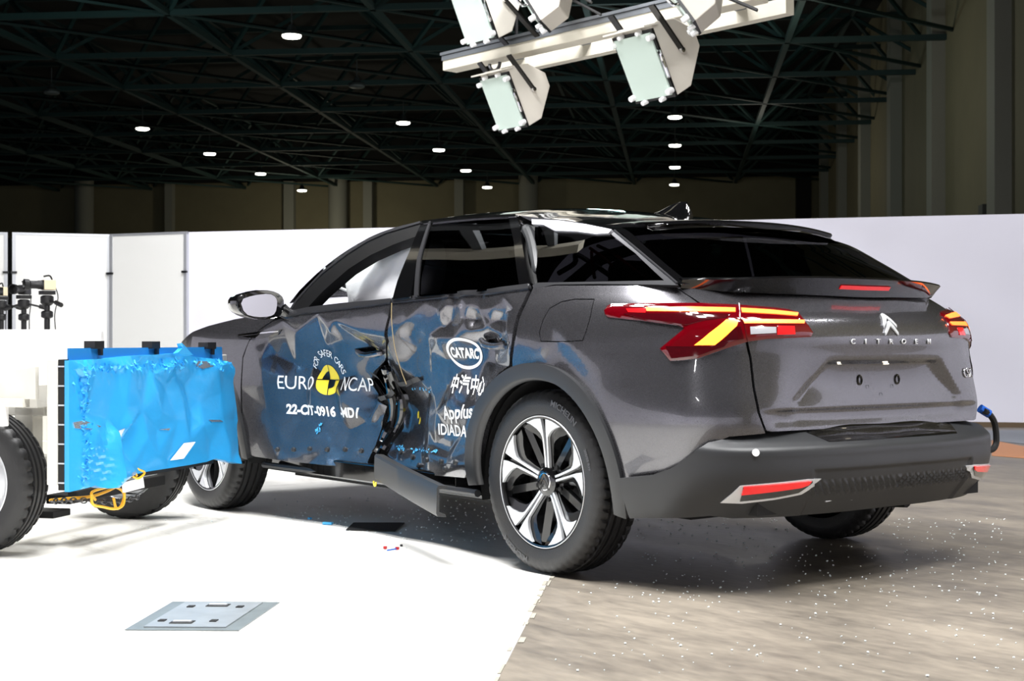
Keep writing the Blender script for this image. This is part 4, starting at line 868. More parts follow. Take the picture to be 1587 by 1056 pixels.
wall('wall_back_upper', -28, BK + .5, 12.5, 92, 1, 5.0, CEIL)
wall('wall_left_far', -60, 36, 7., .6, 100, 15, WALLC)
wall('wall_right', AR + .3, 36, 5.6, .6, 100, 16.6, WALLC)
for i, b in enumerate([27.5, 36, 44.6, 53., 61.4, 69.8, 78.2]):
    m = MB(); hbox(m, AR - .18, b, 6.5, .42, .9, 13); tag(m.build('trim_%d' % (i + 2), COLC), kind='structure')
for i, (px, wpx) in enumerate(((95, 30), (236, 12), (434, 16), (514, 30), (562, 14), (708, 14), (818, 30), (1242, 22))):
    # back-wall columns
    d = BK - .4; r = (px - CX) / F * d; rd = np.array([r, d]); a, b = np.dot(G2, rd), np.dot(H2, rd); m = MB()
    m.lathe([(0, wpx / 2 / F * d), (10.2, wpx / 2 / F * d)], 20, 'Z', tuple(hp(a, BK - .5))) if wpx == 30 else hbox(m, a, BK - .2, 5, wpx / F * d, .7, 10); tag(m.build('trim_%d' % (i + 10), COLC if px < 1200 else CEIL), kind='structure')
wb = mat('wall_box', (60, 62, 58), .7); m = MB(); hbox(m, AR - .16, 37.6, 3.9, .3, .5, .7); tag(m.build('junction_box', wb), 'small grey box on the right hall wall beside a column', 'box')
# roof space frame
m = MB(); k = 0
ZB, ZT = 9.7, 12.2
for j, b in enumerate(np.arange(16, 84, 5.6)):
    m.bar(hp(-36, b, ZB), hp(AR, b, ZB), .16)
    m.bar(hp(-36, b + 2.8, ZT), hp(AR, b + 2.8, ZT), .16)
for a in np.arange(-36, AR, 5.6):
    m.bar(hp(a, 14, ZB), hp(a, 84, ZB), .16); m.bar(hp(a + 2.8, 14, ZT), hp(a + 2.8, 84, ZT), .13)
for a in np.arange(-36, AR - 3, 5.6):
    for b in np.arange(16, 80, 5.6):
        for (x, y) in ((0, 0), (5.6, 0), (0, 5.6), (5.6, 5.6)): m.bar(hp(a + x, b + y, ZB), hp(a + 2.8, b + 2.8, ZT), .11)
        m.bar(hp(a, b, ZB), hp(a + 5.6, b + 5.6, ZB), .10)
tag(m.build('trim_20', TRUSS), kind='structure')
# pendant lamps
LAMP = mat('lit_lamp_disc', (255, 255, 245), .4, emit=9, ecol=(255, 255, 240)); LAMPO = mat('unlit_lamp_disc', (90, 92, 92), .5); LBODY = mat('lamp_housing', (60, 64, 64), .5, .5)
def pendant(px, py, z, lit, label):
    d = (z - CAM[2]) * F / (CY - py); p = gnd(((px - CX) / F * d, d)) + UP * z; t = empty('pendant_lamp', p, 0, label, 'lamp', 'round lamps under the hall roof')
    m = MB().lathe([(0, .40), (.0, .0001)], 28, 'Z'); m.lathe([(0, .40), (.03, .44), (.12, .44), (.2, .25), (.42, .12), (.5, .10), (.5, .0001)], 28, 'Z'); m.lathe([(-.005, .40), (-.03, .36), (-.045, .0001)], 28, 'Z')
    b_ = MB().lathe([(.0, .46), (.02, .47), (.13, .45), (.21, .25), (.5, .12), (.5, .0001)], 24, 'Z').build('housing', LBODY, t)
    t.scale = (.56, .56, .56); MB().lathe([(.03, .44), (-.07, .44), (-.11, .38), (-.12, .0001)], 28, 'Z').build('diffuser', LAMP if lit else LAMPO, t); MB().tube([(0, 0, .5), (0, 0, 1.4)], .03, 6).build('rod', LBODY, t)
LP = [(452, 55, 1, 'nearest lit round lamp, above the left half of the hall'), (553, 133, 0, 'unlit round lamp, second in the row behind the nearest lit lamp'), (625, 190, 1, 'third lamp of the middle row, lit, left below the floodlights'), (680, 232, 1, 'fourth lamp of the middle row, lit'), (722, 264, 1, 'fifth lamp of the middle row, lit'), (755, 290, 1, 'farthest lit lamp of the middle row, above the car roof'),
      (80, 143, 0, 'unlit round lamp at the far left of the dark roof'), (221, 199, 1, 'nearest lit lamp of the left row'), (325, 238, 1, 'second lit lamp of the left row'), (404, 269, 1, 'third lit lamp of the left row'), (468, 295, 1, 'farthest lit lamp of the left row'),
      (1046, 181, 1, 'topmost lit lamp of the upright row above the car tail'), (1046, 225, 1, 'second lit lamp from the top in the row above the car tail'), (1046, 259, 1, 'third lit lamp from the top in the row above the car tail'), (1045, 286, 1, 'lowest lit lamp in the row above the car tail')]
for px, py, lit, lab in LP: pendant(px, py, 8.9, lit, lab)
# small local light on the back wall as in the photo
def spot_fill(name, p, power, size, col): l = bpy.data.lights.new(name, 'POINT'); l.energy = power; l.shadow_soft_size = size; l.color = col; o = bpy.data.objects.new(name, l); COL.objects.link(o); o.location = p
spot_fill('lamp_by_back_wall', gnd(((478 - CX) / F * 78, 78)) + UP * 5.5, 420, .5, (1, .93, .72))
spot_fill('lamp_by_back_wall', gnd((3, 76)) + UP * 6, 60, .5, (1, .95, .8))
spot_fill('right_hall_fill', hp(2.0, 40, 7.5), 220, .6, (1, .96, .82)); spot_fill('right_hall_fill', hp(3.0, 60, 7.5), 140, .6, (1, .96, .82))  # added fill lights without fittings, they lift the olive right wall
spot_fill('truss_teal_fill', hp(-14, 34, 7.0), 260, .6, (.7, 1, 1)); spot_fill('truss_teal_fill', hp(-2, 44, 7.), 180, .6, (.7, 1, 1))  # added teal fill below the trusses to bring out their green, no fittings
# white partition walls
PART = mat('white_partition_board', (226, 225, 238), .55); PARTW = mat('white_panel_board', (230, 230, 226), .5); POLE = mat('aluminium_post', (190, 192, 196), .35, .6); SKIRT = mat('brown_skirting', (92, 74, 52), .6)
def upright(name, p0, p1, h, mm, th=.05, z0=0.):
    p0, p1 = np.array(p0), np.array(p1); m = MB(); c = (p0 + p1) / 2 + UP * (h + z0) / 2; L = np.linalg.norm(p1 - p0); an = math.atan2(p1[1] - p0[1], p1[0] - p0[0])
    m.box(c, (L, th, h - z0), Matrix.Rotation(an, 3, 'Z')); return m.build(name, mm)
def gp(px, d): return gnd(((px - CX) / F * d, d))
pw0, pw1 = gp(292, 17.8), gp(1700, 15.05); tag(upright('wall_front', pw0, pw1, 2.2, PART), kind='structure')
tag(upright('baseboard_front', pw0 + (-D2) * .04, pw1 + (-D2) * .04, .05, SKIRT), kind='structure')
def partition(pa, da, pb, db, label):
    A, B = gp(pa, da), gp(pb, db); t = empty('partition_panel', (A + B) / 2, math.atan2(B[1] - A[1], B[0] - A[0]), label, 'partition', 'white partition boards'); L = np.linalg.norm(B - A)
    MB().box((0, 0, 1.1), (L - .03, .035, 2.18)).build('board', PARTW, t)
    for x in (-L / 2 + .02, L / 2 - .02): MB().box((x, 0, 1.1), (.04, .055, 2.2)).build('post', POLE, t); MB().box((x, -.04, 1.72), (.07, .03, .025)).build('hinge', BLKV, t)
    MB().box((0, 0, 2.19), (L, .05, .03)).build('top_rail', POLE, t)
partition(172, 18.2, 291, 17.75, 'narrow white partition board next to the long white wall'); partition(19, 17.9, 171, 18.25, 'wide white partition board behind the tripods'); partition(-150, 17.6, 12, 17.9, 'white partition board cut by the left picture edge')
m = MB(); p = gp(15.5, 18.05); m.box(p + UP * 1.45, (.045, .05, 1.4), HROT); tag(m.build('trim_18', BLKV), kind='structure')
# white walls round the test area behind the photographer (seen only as reflections in the car)
tag(upright('wall_left', gnd((-9, -7)), gnd((-9.5, 15)), 2.2, PART), kind='structure'); tag(upright('wall_behind', gnd((-9, -7)), gnd((9, -7.5)), 2.2, PART), kind='structure'); tag(upright('wall_right_side', gnd((7.4, -7)), gnd((7.4, 15.)), 2.2, PART), kind='structure')
# floor marks at the far right
def floor_quad(name, pxs, mm, z=.002, h=.004):
    P = [floor_at(*p) for p in pxs]; m = MB(); n = len(P); m.add([p + UP * z for p in P] + [p + UP * (z + h) for p in P], [tuple(range(n, 2 * n)), tuple(range(n))[::-1]] + [(i, (i + 1) % n, n + (i + 1) % n, n + i) for i in range(n)]); return m.build(name, mm)
tag(floor_quad('floor_stripe', [(1537, 683), (1600, 696), (1600, 712), (1537, 707)], mat('orange_floor_paint', (200, 138, 96), .6)), 'orange stripe painted on the concrete at the right edge', 'floor marking')
tag(floor_quad('floor_patch', [(1500, 668), (1600, 668), (1600, 690), (1500, 680)], mat('grey_floor_paint', (128, 134, 142), .5)), 'blue grey painted patch on the floor by the white wall', 'floor marking')
# hatch in the white lane
hz = [floor_at(*p) for p in ((193, 978), (370, 979), (434, 935), (268, 934))]; hc = sum(hz) / 4; t = empty('floor_hatch', hc, 0, 'square metal floor hatch in the white lane', 'hatch')
def hq(s, u, z): return (hz[0] * (1 - s) * (1 - u) + hz[1] * s * (1 - u) + hz[2] * s * u + hz[3] * (1 - s) * u) - hc + UP * z
HST = mat('hatch_steel', (150, 156, 160), .4, .4, vary=.15, vscale=9); HFR = mat('hatch_frame_steel', (118, 126, 128), .45, .4, vary=.15, vscale=9)
def hquad(s0, s1, u0, u1, z0, z1): m = MB(); m.add([hq(s, u, z) for z in (z0, z1) for s, u in ((s0, u0), (s1, u0), (s1, u1), (s0, u1))], [(3, 2, 1, 0), (4, 5, 6, 7), (0, 1, 5, 4), (1, 2, 6, 5), (2, 3, 7, 6), (3, 0, 4, 7)]); return m
hquad(0, 1, 0, 1, .001, .004).build('frame', HFR, t); hquad(.14, .86, .06, .94, .002, .008).build('lid', HST, t)
for s, u in ((.42, .2), (.5, .8)): hquad(s - .1, s + .1, u - .045, u + .045, .004, .010).build('handle_recess', BLACK, t).parent = t; hquad(s - .08, s + .08, u - .015, u + .015, .008, .014).build('handle', SATIN, t)
for s, u in ((.22, .25), (.68, .25), (.27, .75), (.72, .75)): hquad(s - .03, s + .03, u - .03, u + .03, .006, .011).build('bolt_pocket', BLACK, t)
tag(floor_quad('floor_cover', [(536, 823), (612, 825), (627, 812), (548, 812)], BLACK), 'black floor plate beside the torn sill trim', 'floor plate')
def bit(name, px, sz, mm, label, rz=0., cat='debris'):
    p = floor_at(*px); m = MB(); m.box((0, 0, sz[2] / 2 + .002), sz); o = m.build(name, mm, None, .002); o.location = p; o.rotation_euler = (0, 0, rz); tag(o, label, cat); return o
bit('red_chip', (597, 852), (.014, .012, .012), REDC, 'red chip lying on the white floor, left of the red tipped pen', .4)
pen_ = bit('pen', (607, 854), (.06, .006, .006), BLUEP, 'thin blue pen with a red tip on the white floor', -1.3); MB().box((.036, 0, .006), (.014, .012, .012)).build('pen_tip', REDC, pen_); bit('dark_chip', (622, 847), (.035, .012, .004), BLACK, 'small black chip on the white floor right of the pen', -.6)
bit('blue_chip', (508, 814), (.05, .02, .012), SC, 'bent blue chip on the floor left of the black floor plate', .6); bit('blue_chip', (480, 806), (.02, .014, .01), SC, 'tiny blue chip on the floor below the front door', .1)
# broken window glass
GC = mat('glass_crumb', (238, 246, 246), .35); m = MB()
for i in range(950):
    u = rng.rand()
    if u < .42: q = (rng.uniform(980, 1560), 805 + 130 * rng.rand() ** 1.6)
    elif u < .70: q = (rng.uniform(420, 790), 765 + 75 * rng.rand())
    elif u < .90: q = (rng.uniform(860, 1587), rng.uniform(850, 1050))
    else: q = (rng.uniform(180, 640), rng.uniform(800, 900))
    p = floor_at(*q)
    if min(math.hypot(p[0] - x, p[1] - y) for x in (0, 2.785) for y in (-.8, .8)) < .24: continue
    s_ = rng.uniform(.0013, .0030) * (1.3 if rng.rand() < .12 else 1); R_m = Matrix.Rotation(rng.rand() * 3, 3, 'Z') @ Matrix.Rotation(rng.rand(), 3, 'X'); m.box(p + UP * s_, (s_ * 2, s_ * rng.uniform(1.2, 2.4), s_ * 1.3), R_m)
tag(m.build('glass_crumbs', GC), 'crumbs of broken window glass scattered over the floor', 'broken glass', kind='stuff')
# ---------------------------------------------------------------- barrier trolley
tdir = .97 * R2 - .245 * D2; to = gnd((-2.09, 6.84)); ta = math.atan2(tdir[1], tdir[0])
tr = empty('barrier_trolley', to, ta, 'white wheeled crash trolley with a crumpled bright blue honeycomb barrier on its front', 'trolley')
TR_M = Matrix.Translation(Vector(to)) @ Matrix.Rotation(ta, 4, 'Z'); TR_I = np.array(TR_M.inverted())
def tl(p): return (TR_I @ np.append(p, 1))[:3]
def tpx(px, X): o = tl(CAM); r = TR_I[:3, :3] @ ray(px); return o + r * ((X - o[0]) / r[0])      # pixel -> trolley frame on the plane x = X
BLUE = mat('blue_barrier_sheet', (44, 158, 224), .30, .15, .3, bump=.10, bscale=45); BLUED = mat('blue_honeycomb', (52, 170, 236), .55, 0, 0, bump=.9, bscale=70)
BLUEB = mat('blue_flange', (30, 122, 188), .3, .2); TW = mat('trolley_white_paint', (212, 209, 200), .5, vary=.06, vscale=6); FOIL = mat('bare_foil', (205, 215, 222), .25, .9)
XF = .57
BC = [((107, 560), .0), ((150, 558), .01), ((200, 553), .015), ((270, 550), .01), ((275, 545), .03), ((310, 556), .0), ((360, 562), .02),
 ((107, 580), .0), ((130, 575), .05), ((190, 570), .06), ((265, 566), .055), ((285, 572), .02), ((330, 570), .05), ((362, 572), .03),
 ((125, 585), .0), ((180, 582), .005), ((228, 577), .01), ((270, 578), .0), ((300, 582), .0), ((345, 580), .01), ((366, 590), -.02),
 ((107, 620), .0), ((130, 640), .01), ((165, 650), .0), ((190, 636), .03), ((215, 634), .03), ((235, 610), .055), ((243, 640), .045), ((230, 580), .03), ((255, 600), .0), ((290, 600), -.03), ((300, 640), -.03), ((280, 620), .03), ((310, 625), .0), ((340, 610), .02), ((368, 630), -.01), ((340, 650), .03), ((366, 652), -.02),
 ((107, 665), .0), ((140, 668), .06), ((170, 668), .08), ((180, 672), .02), ((195, 655), .06), ((205, 660), -.01), ((240, 665), .01), ((222, 680), .04), ((270, 650), .03), ((285, 680), .05), ((310, 660), .03), ((325, 690), .0), ((350, 690), .04), ((364, 700), .02),
 ((107, 720), .0), ((130, 700), .05), ((155, 700), .045), ((172, 700), .10), ((174, 740), .12), ((165, 755), .10), ((186, 690), -.02), ((200, 720), .02), ((240, 705), .03), ((240, 725), .0), ((280, 718), .02), ((320, 712), .015), ((350, 716), .05), ((364, 718), .07), ((107, 762), .0), ((130, 760), .03), ((160, 745), .05), ((215, 732), .0), ((260, 726), .0)]
BO_ = [(107, 559), (150, 557), (200, 552), (240, 550), (268, 548), (300, 553), (335, 557), (356, 562), (363, 580), (367, 620), (371, 652), (368, 690), (364, 719), (350, 716), (330, 711), (318, 716), (290, 721), (262, 726), (230, 731), (200, 738), (178, 745), (170, 756), (152, 757), (140, 753), (125, 758), (107, 763)]
yz = lambda px: tuple(tpx(px, XF)[1:])
bo = resample([yz(p) for p in BO_], .022); cp = [yz(p) for p, d in BC]; cdp = [d * .6 for p, d in BC]
rC = delaunay_2d_cdt([Vector(p) for p in cp] + [Vector(p) for p in ((-1.2, 0), (1.2, 0), (1.2, 1.2), (-1.2, 1.2))], [], [], 0, 1e-6); dep = cdp + [0] * 4
def crump(Y, Z):
    o = np.zeros(len(Y)); V = [tuple(v) for v in rC[0]]; ov = [dep[q[0]] for q in rC[3]]
    for f in rC[2]:
        (x1, z1), (x2, z2), (x3, z3) = (V[k] for k in f); den = (z2 - z3) * (x1 - x3) + (x3 - x2) * (z1 - z3)
        if abs(den) < 1e-10: continue
        a = ((z2 - z3) * (Y - x3) + (x3 - x2) * (Z - z3)) / den; b = ((z3 - z1) * (Y - x3) + (x1 - x3) * (Z - z3)) / den; c = 1 - a - b; k = (a >= -1e-6) & (b >= -1e-6) & (c >= -1e-6); o[k] = (a * ov[f[0]] + b * ov[f[1]] + c * ov[f[2]])[k]
    return o
def crumpS(Y, Z):
    o = 0
    ST = ((0, 0), (.01, 0), (-.01, 0), (0, .01), (0, -.01))
    for dy, dz in ST: o = o + crump(Y + dy, Z + dz)
    # crushed cells: rough along the rim, a tyre-like print low on the near side
    rough = np.exp(-((Z - np.interp(Y, [-.83, .83], [.775, .79])) / .03) ** 2) + np.exp(-((Y + .79) / .03) ** 2)
    o = o / len(ST) + rough * .004 * (np.sin(Y * 190 + Z * 90) * np.cos(Z * 170 - Y * 60))
    y0, z0 = yz((150, 715)); pr = np.exp(-((Y - y0) / .10) ** 2 - ((Z - z0) / .10) ** 2); return o + (.004) * pr * np.sin(Z * 210 + (Y - y0) * 40)
B2 = np.array(bo); gq = np.stack(np.meshgrid(np.arange(B2[:, 0].min(), B2[:, 0].max(), .016), np.arange(B2[:, 1].min(), B2[:, 1].max(), .013)), -1).reshape(-1, 2); gq = gq[inside(gq, bo) & (distseg(gq, bo) > .008)]
bv, bt = cdt(bo, gq); bv = np.array(bv); dp = crumpS(bv[:, 0], bv[:, 1]); m = MB(); n = len(bo)
m.add([(XF + d, y, z) for (y, z), d in zip(bv, dp)], bt, True); ob = crumpS(np.array(bo)[:, 0], np.array(bo)[:, 1]); m.add([(XF + d, y, z) for (y, z), d in zip(bo, ob)] + [(XF - .02, y, z) for y, z in bo], [(i, (i + 1) % n, n + (i + 1) % n, n + i) for i in range(n)])
fs = m.build('honeycomb_face', BLUE, tr, sharp=28)
m = MB()
for i in range(260):                                                   # frayed cell edges along the crushed rim
    t = rng.rand(); Y = -.81 + 1.58 * t; Z = np.interp(Y, [-.83, .83], [.785, .79]) + rng.randn() * .014
    if rng.rand() < .35: Y = -.79 + rng.randn() * .018; Z = rng.uniform(.33, .76)
    if not inside([(Y, Z)], bo)[0]: continue
    X = XF + crumpS(np.array([Y]), np.array([Z]))[0]; a, b = rng.uniform(.004, .013, 2); q = Matrix.Rotation(rng.rand() * 6, 3, 'X') @ Matrix.Rotation(rng.uniform(-.9, .9), 3, 'Y'); m.add([Vector((X + .001, Y, Z)) + q @ Vector(v) for v in ((-.003, -a, 0), (.004, 0, -b), (.012, a, b * .4))], [(0, 1, 2)])
tag(m.build('frayed_cells', BLUED, fs), kind='stuff')
tn = MB(); rr_ = np.array([tpx(p, XF + .05) for p in ((268, 548), (276, 552), (292, 552), (286, 546), (281, 540), (277, 536), (274, 533), (276, 540))]); tn.add([tuple(p) for p in rr_] + [(p[0] + .02, p[1] + .01, p[2] + .004) for p in rr_], [tuple(range(8)), tuple(range(15, 7, -1))] + [(i, (i + 1) % 8, 8 + (i + 1) % 8, 8 + i) for i in range(8)]); tn.build('torn_flap', BLUE, fs)
for L in (((112, 655), (125, 652), (148, 661), (130, 666), (113, 664)), ((178, 668), (186, 664), (184, 678)), ((300, 560), (318, 560), (324, 568), (310, 572), (304, 568)), ((243, 666), (258, 664), (256, 667)), ((318, 651), (335, 651), (340, 654), (322, 654))):
    m = MB(); P = [tpx(p, XF) for p in L]; P = [(XF + .004 + crumpS(np.array([p[1]]), np.array([p[2]]))[0], p[1], p[2]) for p in P]; k = len(P); m.add(P + [(x - .012, y, z) for x, y, z in P], [tuple(range(k))] + [(i, (i + 1) % k, k + (i + 1) % k, k + i) for i in range(k)]); m.build('tear', FOIL, fs)
m = MB(); P = [tpx(p, XF) for p in ((261, 714), (278, 711), (293, 685), (277, 687))]; P = [(XF + .008 + crumpS(np.array([p[1]]), np.array([p[2]]))[0], p[1], p[2]) for p in P]; m.add(P + [(x - .003, y, z) for x, y, z in P], [(0, 1, 2, 3), (0, 1, 5, 4), (1, 2, 6, 5), (2, 3, 7, 6), (3, 0, 4, 7)]); m.build('paper_label', WHITE, fs)
# flange plate, clips, dark load cells, white frame
fp = [tpx(p, XF - .02) for p in ((107, 540), (344, 538), (346, 575), (107, 575))]; m = MB(); m.add([(XF - .028, p[1], p[2]) for p in fp] + [(XF - .02, p[1], p[2]) for p in fp], [(0, 1, 2, 3), (7, 6, 5, 4), (0, 1, 5, 4), (1, 2, 6, 5), (2, 3, 7, 6), (3, 0, 4, 7)]); fg = m.build('mounting_flange', BLUEB, tr)
for px in ((148, 537), (236, 537), (323, 538)):
    p = tpx(px, XF - .02); m = MB(); m.box((p[0] - .006, p[1], p[2] + .006), (.05, .075 if px[0] < 300 else .09, .032)); m.box((p[0] + .012, p[1] + .02, p[2] - .022), (.012, .02, .03)); m.build('flange_clip', BLKV, fg)
YN, YF = bo[0][0], yz((338, 640))[0]
m = MB(); m.box((XF - .035, (YN + YF) / 2, .56), (.026, YF - YN, .52)); lc = m.build('load_cells', BLACK, tr)
m = MB()
for k in range(7): m.box((XF - .035, (YN + YF) / 2, .33 + k * .077), (.029, YF - YN + .004, .006))
m.build('cell_seams', POLE, lc)
m = MB()
for y in (YN + .03, .0, YF - .03): m.box((XF - .075, y, .57), (.05, .06 if y else .1, .50))
m.box((XF - .075, 0, .80), (.05, YF - YN, .05)); m.box((XF - .14, 0, .40), (.08, 1.3, .06)); m.build('front_frame', TW, tr, .004)
m = MB()
for y in (-.42, .42): m.box((-.9, y, .62), (2.2, .08, .10)); m.box((-.9, y, .34), (2.3, .09, .12)); m.box((.10, y, .48), (.09, .08, .28)); m.box((-.35, y, .48), (.10, .08, .26))
m.box((.2, 0, .66), (.1, 1.2, .1)); m.box((-.6, 0, .6), (.12, 1.2, .1)); m.box((0, 0, .30), (.09, 1.1, .09)); m.build('chassis', TW, tr, .004)
for y in (YN + .03, YF - .03):
    m = MB(); m.prism([(XF - .16, .79), (XF - .16, .66), (-.25, .66), (-.25, .69)], y - .012, y + .012, lambda p, h: (p[0], h, p[1])); m.box((.05, y, .645), (.62, .05, .035)); m.build('gusset', TW, tr)

m = MB(); m.box((.22, YN + .02, .60), (.12, .03, .10)); m.build('cable_box', WHITE, tr, .004); m = MB(); m.box((-.02, YN + .03, .61), (.14, .03, .12)); m.build('cable_box', WHITE, tr, .004)
for y in (-.657, .657):
    for x in (0, -1.9):
        wr = empty('wheel', (x, y, .305)); wr.parent = tr; sd_ = -1 if y < 0 else 1; wr.rotation_euler = (0, 0, math.pi if sd_ < 0 else 0)
        ty = tyre(.305, .20, .19, 144).build('tyre', RUBBER, wr, sharp=40); m = MB(); m.lathe([(.075, .188), (.085, .20), (.083, .207), (.06, .198), (.02, .185), (.012, .15), (.03, .12), (.035, .06), (.05, .05), (.052, .0001)], 56); m.lathe([(-.06, .19), (-.085, .205)], 56); m.lathe([(.01, .19), (-.08, .19)], 48); m.build('rim', SATIN, wr)
        hbm = MB().lathe([(.03, .055), (.065, .05), (.07, .04), (.07, .0001)], 24).build('hub', STEEL, wr)
        for k in range(5): m = MB().lathe([(.03, .010), (.048, .010), (.049, .0001)], 8, 'Y', (.085 * math.cos(k * 1.2566), 0, .085 * math.sin(k * 1.2566))); m.build('wheel_nut', STEEL, wr)
# chain, yellow lead and tag under the barrier
cab = MB(); cab.tube(smooth_line([tpx(p, XF - .10) for p in ((78, 776), (110, 773), (140, 770), (165, 762), (188, 750))], 6), .007, 8); cab.tube(smooth_line([tpx(p, XF - .02) for p in ((142, 768), (144, 782), (160, 786), (178, 789), (191, 782), (192, 758), (186, 738), (185, 726))], 6), .006, 8); cab.tube(smooth_line([tpx(p, XF) for p in ((196, 724), (203, 736), (214, 742), (224, 733), (215, 728), (206, 722), (212, 738))], 6), .005, 8); cab.tube(smooth_line([tpx(p, XF - .05) for p in ((176, 772), (180, 788), (188, 784), (192, 765), (178, 755), (160, 757), (142, 764), (148, 775))], 6), .006, 8)
yl = cab.build('yellow_lead', mat('yellow_cable', (244, 180, 40), .4), tr)
P = [tpx(p, XF - .01) for p in ((192, 748), (222, 740), (224, 756), (194, 764))]; m = MB(); m.add(P + [p + np.array([-.012, 0, 0]) for p in P], [(0, 1, 2, 3), (7, 6, 5, 4), (0, 1, 5, 4), (1, 2, 6, 5), (2, 3, 7, 6), (3, 0, 4, 7)]); m.build('white_tag', WHITE, yl)
L = smooth_line([tpx(p, XF - .09) for p in ((80, 778), (110, 776), (150, 777), (185, 778), (215, 770))], 5)
for i in range(len(L) - 1):
    a, b = np.array(L[i]), np.array(L[i + 1]); c = (a + b) / 2; d = Vector(b - a); ln = d.length * .62; d.normalize(); o_ = Vector((0, 0, 1)) if i % 2 else d.cross(Vector((0, 0, 1))).normalized()
    MB().tube([Vector(c) + d * ln * math.cos(t) + o_ * .011 * math.sin(t) for t in np.linspace(0, 6.283, 11)[:-1]], .0035, 6, True).build('chain_link', STEEL, tr)
m = MB(); m.box((.10, -.35, .14), (.24, .14, .03)); m.box((.2, -.2, .20), (.12, .3, .04)); m.box((.3, 0., .22), (.05, .8, .05)); m.build('skid_bracket', BLACK, tr, .004)
# ---------------------------------------------------------------- white box and camera tripods behind the trolley
def slantbox():
    d0 = 9.6; W = [gp(-160, d0), gp(150, d0), gp(178, d0 + 1.1), gp(-160, d0 + 1.1)]; T_ = [gp(-160, d0 + .25), gp(157, d0 + .25), gp(160, d0 + .9), gp(-160, d0 + .9)]; h = .895 + (CY - 511) * (d0 + .3) / F
    m = MB(); c = sum(W) / 4; m.add([p - c for p in W] + [p - c + UP * h for p in T_], [(3, 2, 1, 0), (4, 5, 6, 7), (0, 1, 5, 4), (1, 2, 6, 5), (2, 3, 7, 6), (3, 0, 4, 7)]); o = m.build('white_box', PARTW, None, .012); o.location = c; tag(o, 'big white box with slanted sides behind the crash trolley', 'box')
slantbox()
CBLK = mat('camera_black', (16, 16, 17), .45); CBEI = mat('camera_beige', (222, 206, 172), .5)
def tripod(px, d, head_px, yaw, body, label):
    p = gp(px, d); zt = CAM[2] + (CY - head_px) * d / F; t = empty('camera_tripod', p, 0, label, 'tripod', 'camera tripods behind the white box')
    MB().tube([(0, 0, .5), (0, 0, zt - .16)], .022, 12).build('column', CBLK, t)
    for k in range(3): a = k * 2.094 + .4; MB().tube([(.03 * math.cos(a), .03 * math.sin(a), .72), (.34 * math.cos(a), .34 * math.sin(a), .0)], [.024, .014], 8).build('leg', CBLK, t)
    m = MB(); m.lathe([(zt - .30, .025), (zt - .29, .045), (zt - .25, .045), (zt - .24, .03)], 16, 'Z'); m.lathe([(zt - .20, .03), (zt - .18, .05), (zt - .13, .05), (zt - .12, .03)], 16, 'Z'); m.box((0, 0, zt - .10), (.10, .10, .03)); m.build('pan_head', CBLK, t, .003)
    for s_ in (-1, 1): a = yaw + s_ * 1.35 + math.pi; h_ = MB().tube([(0, 0, zt - .15), (.17 * math.cos(a), .17 * math.sin(a), zt - .19)], .008, 8); h_.tube([(.13 * math.cos(a), .13 * math.sin(a), zt - .178), (.21 * math.cos(a), .21 * math.sin(a), zt - .20)], .018, 10); h_.build('pan_handle', CBLK, t)
    c = empty('camera', (p[0], p[1], zt - .04), yaw, label.replace('tripod', 'camera on its tripod').replace('black ', 'black lensed '), 'camera', 'cameras on the tripods')
    c.scale = (.66, .66, .66); m = MB(); m.lathe([(.05, .05), (.10, .052), (.12, .046), (.20, .046), (.215, .062), (.27, .066), (.27, .055), (.20, .04), (.20, .0001)], 24, 'X'); m.build('lens', CBLK, c)
    m = MB(); m.box((-.02, 0, .0), (.14, .11, .12)); m.build('body', body, c, .008); m = MB(); m.tube(smooth_line([(-.06, 0, .06), (-.03, 0, .11), (.04, 0, .10)], 4), .010, 8); m.build('carry_handle', CBLK, c); m = MB(); m.box((.05, 0, 0), (.02, .10, .11)); m.build('mount_plate', CBLK, c)
    MB().tube(smooth_line([(-.09, .02, -.02), (-.12, .03, -.15), (-.08, .03, -.35), (-.10, .02, -.6)], 5), .006, 6).build('camera_lead', CBLK, c)
yw = math.atan2(*( (lambda v: (v[1], v[0]))(-D2 * .55 - R2 * .80)))
tripod(73, 11.5, 434, yw, CBEI, 'black tripod nearest the blue barrier'); tripod(37, 12.4, 442, math.atan2(-D2[1] * .97 - R2[1] * .2, -D2[0] * .97 - R2[0] * .2), CBLK, 'black tripod with two spread handles, middle of the three'); tripod(2, 13.2, 445, yw + .9, CBEI, 'black tripod cut by the left picture edge')
# ---------------------------------------------------------------- floodlight rig
FLW = mat('floodlight_casing', (226, 220, 208), .5); FLG = mat('frosted_floodlight_glass', (196, 212, 202), .35); FLB = mat('floodlight_black', (14, 14, 15), .4); ALU = mat('rig_beam_cream', (222, 216, 198), .5); ALG = mat('rig_beam_grey', (112, 116, 120), .4, .3)
def rp(px, py, d): return gp(px, d) + UP * (CAM[2] + (CY - py) * d / F)
b0, b1 = rp(697, 100, 16.0), rp(1180, -12, 12.9); bd = Vector(b1 - b0); bL = bd.length; ba = math.atan2(bd.y, bd.x); bp_ = math.asin(bd.z / bL)
rg = empty('lighting_beam', b0, ba, 'cream and grey lighting beam hung above the car carrying the floodlights', 'beam'); rg.rotation_euler = (0, -bp_, ba)
m = MB(); m.box((bL / 2, 0, .0), (bL, .20, .16)); m.build('beam', ALU, rg, .006); m = MB(); m.box((bL / 2, 0, .095), (bL + .02, .26, .03)); m.box((bL / 2, -.105, .05), (bL, .02, .05)); m.build('top_channel', ALG, rg)
m = MB(); m.box((bL * .5, .55, -.02), (bL * .95, .12, .14)); m.build('rear_beam', ALU, rg); m = MB()
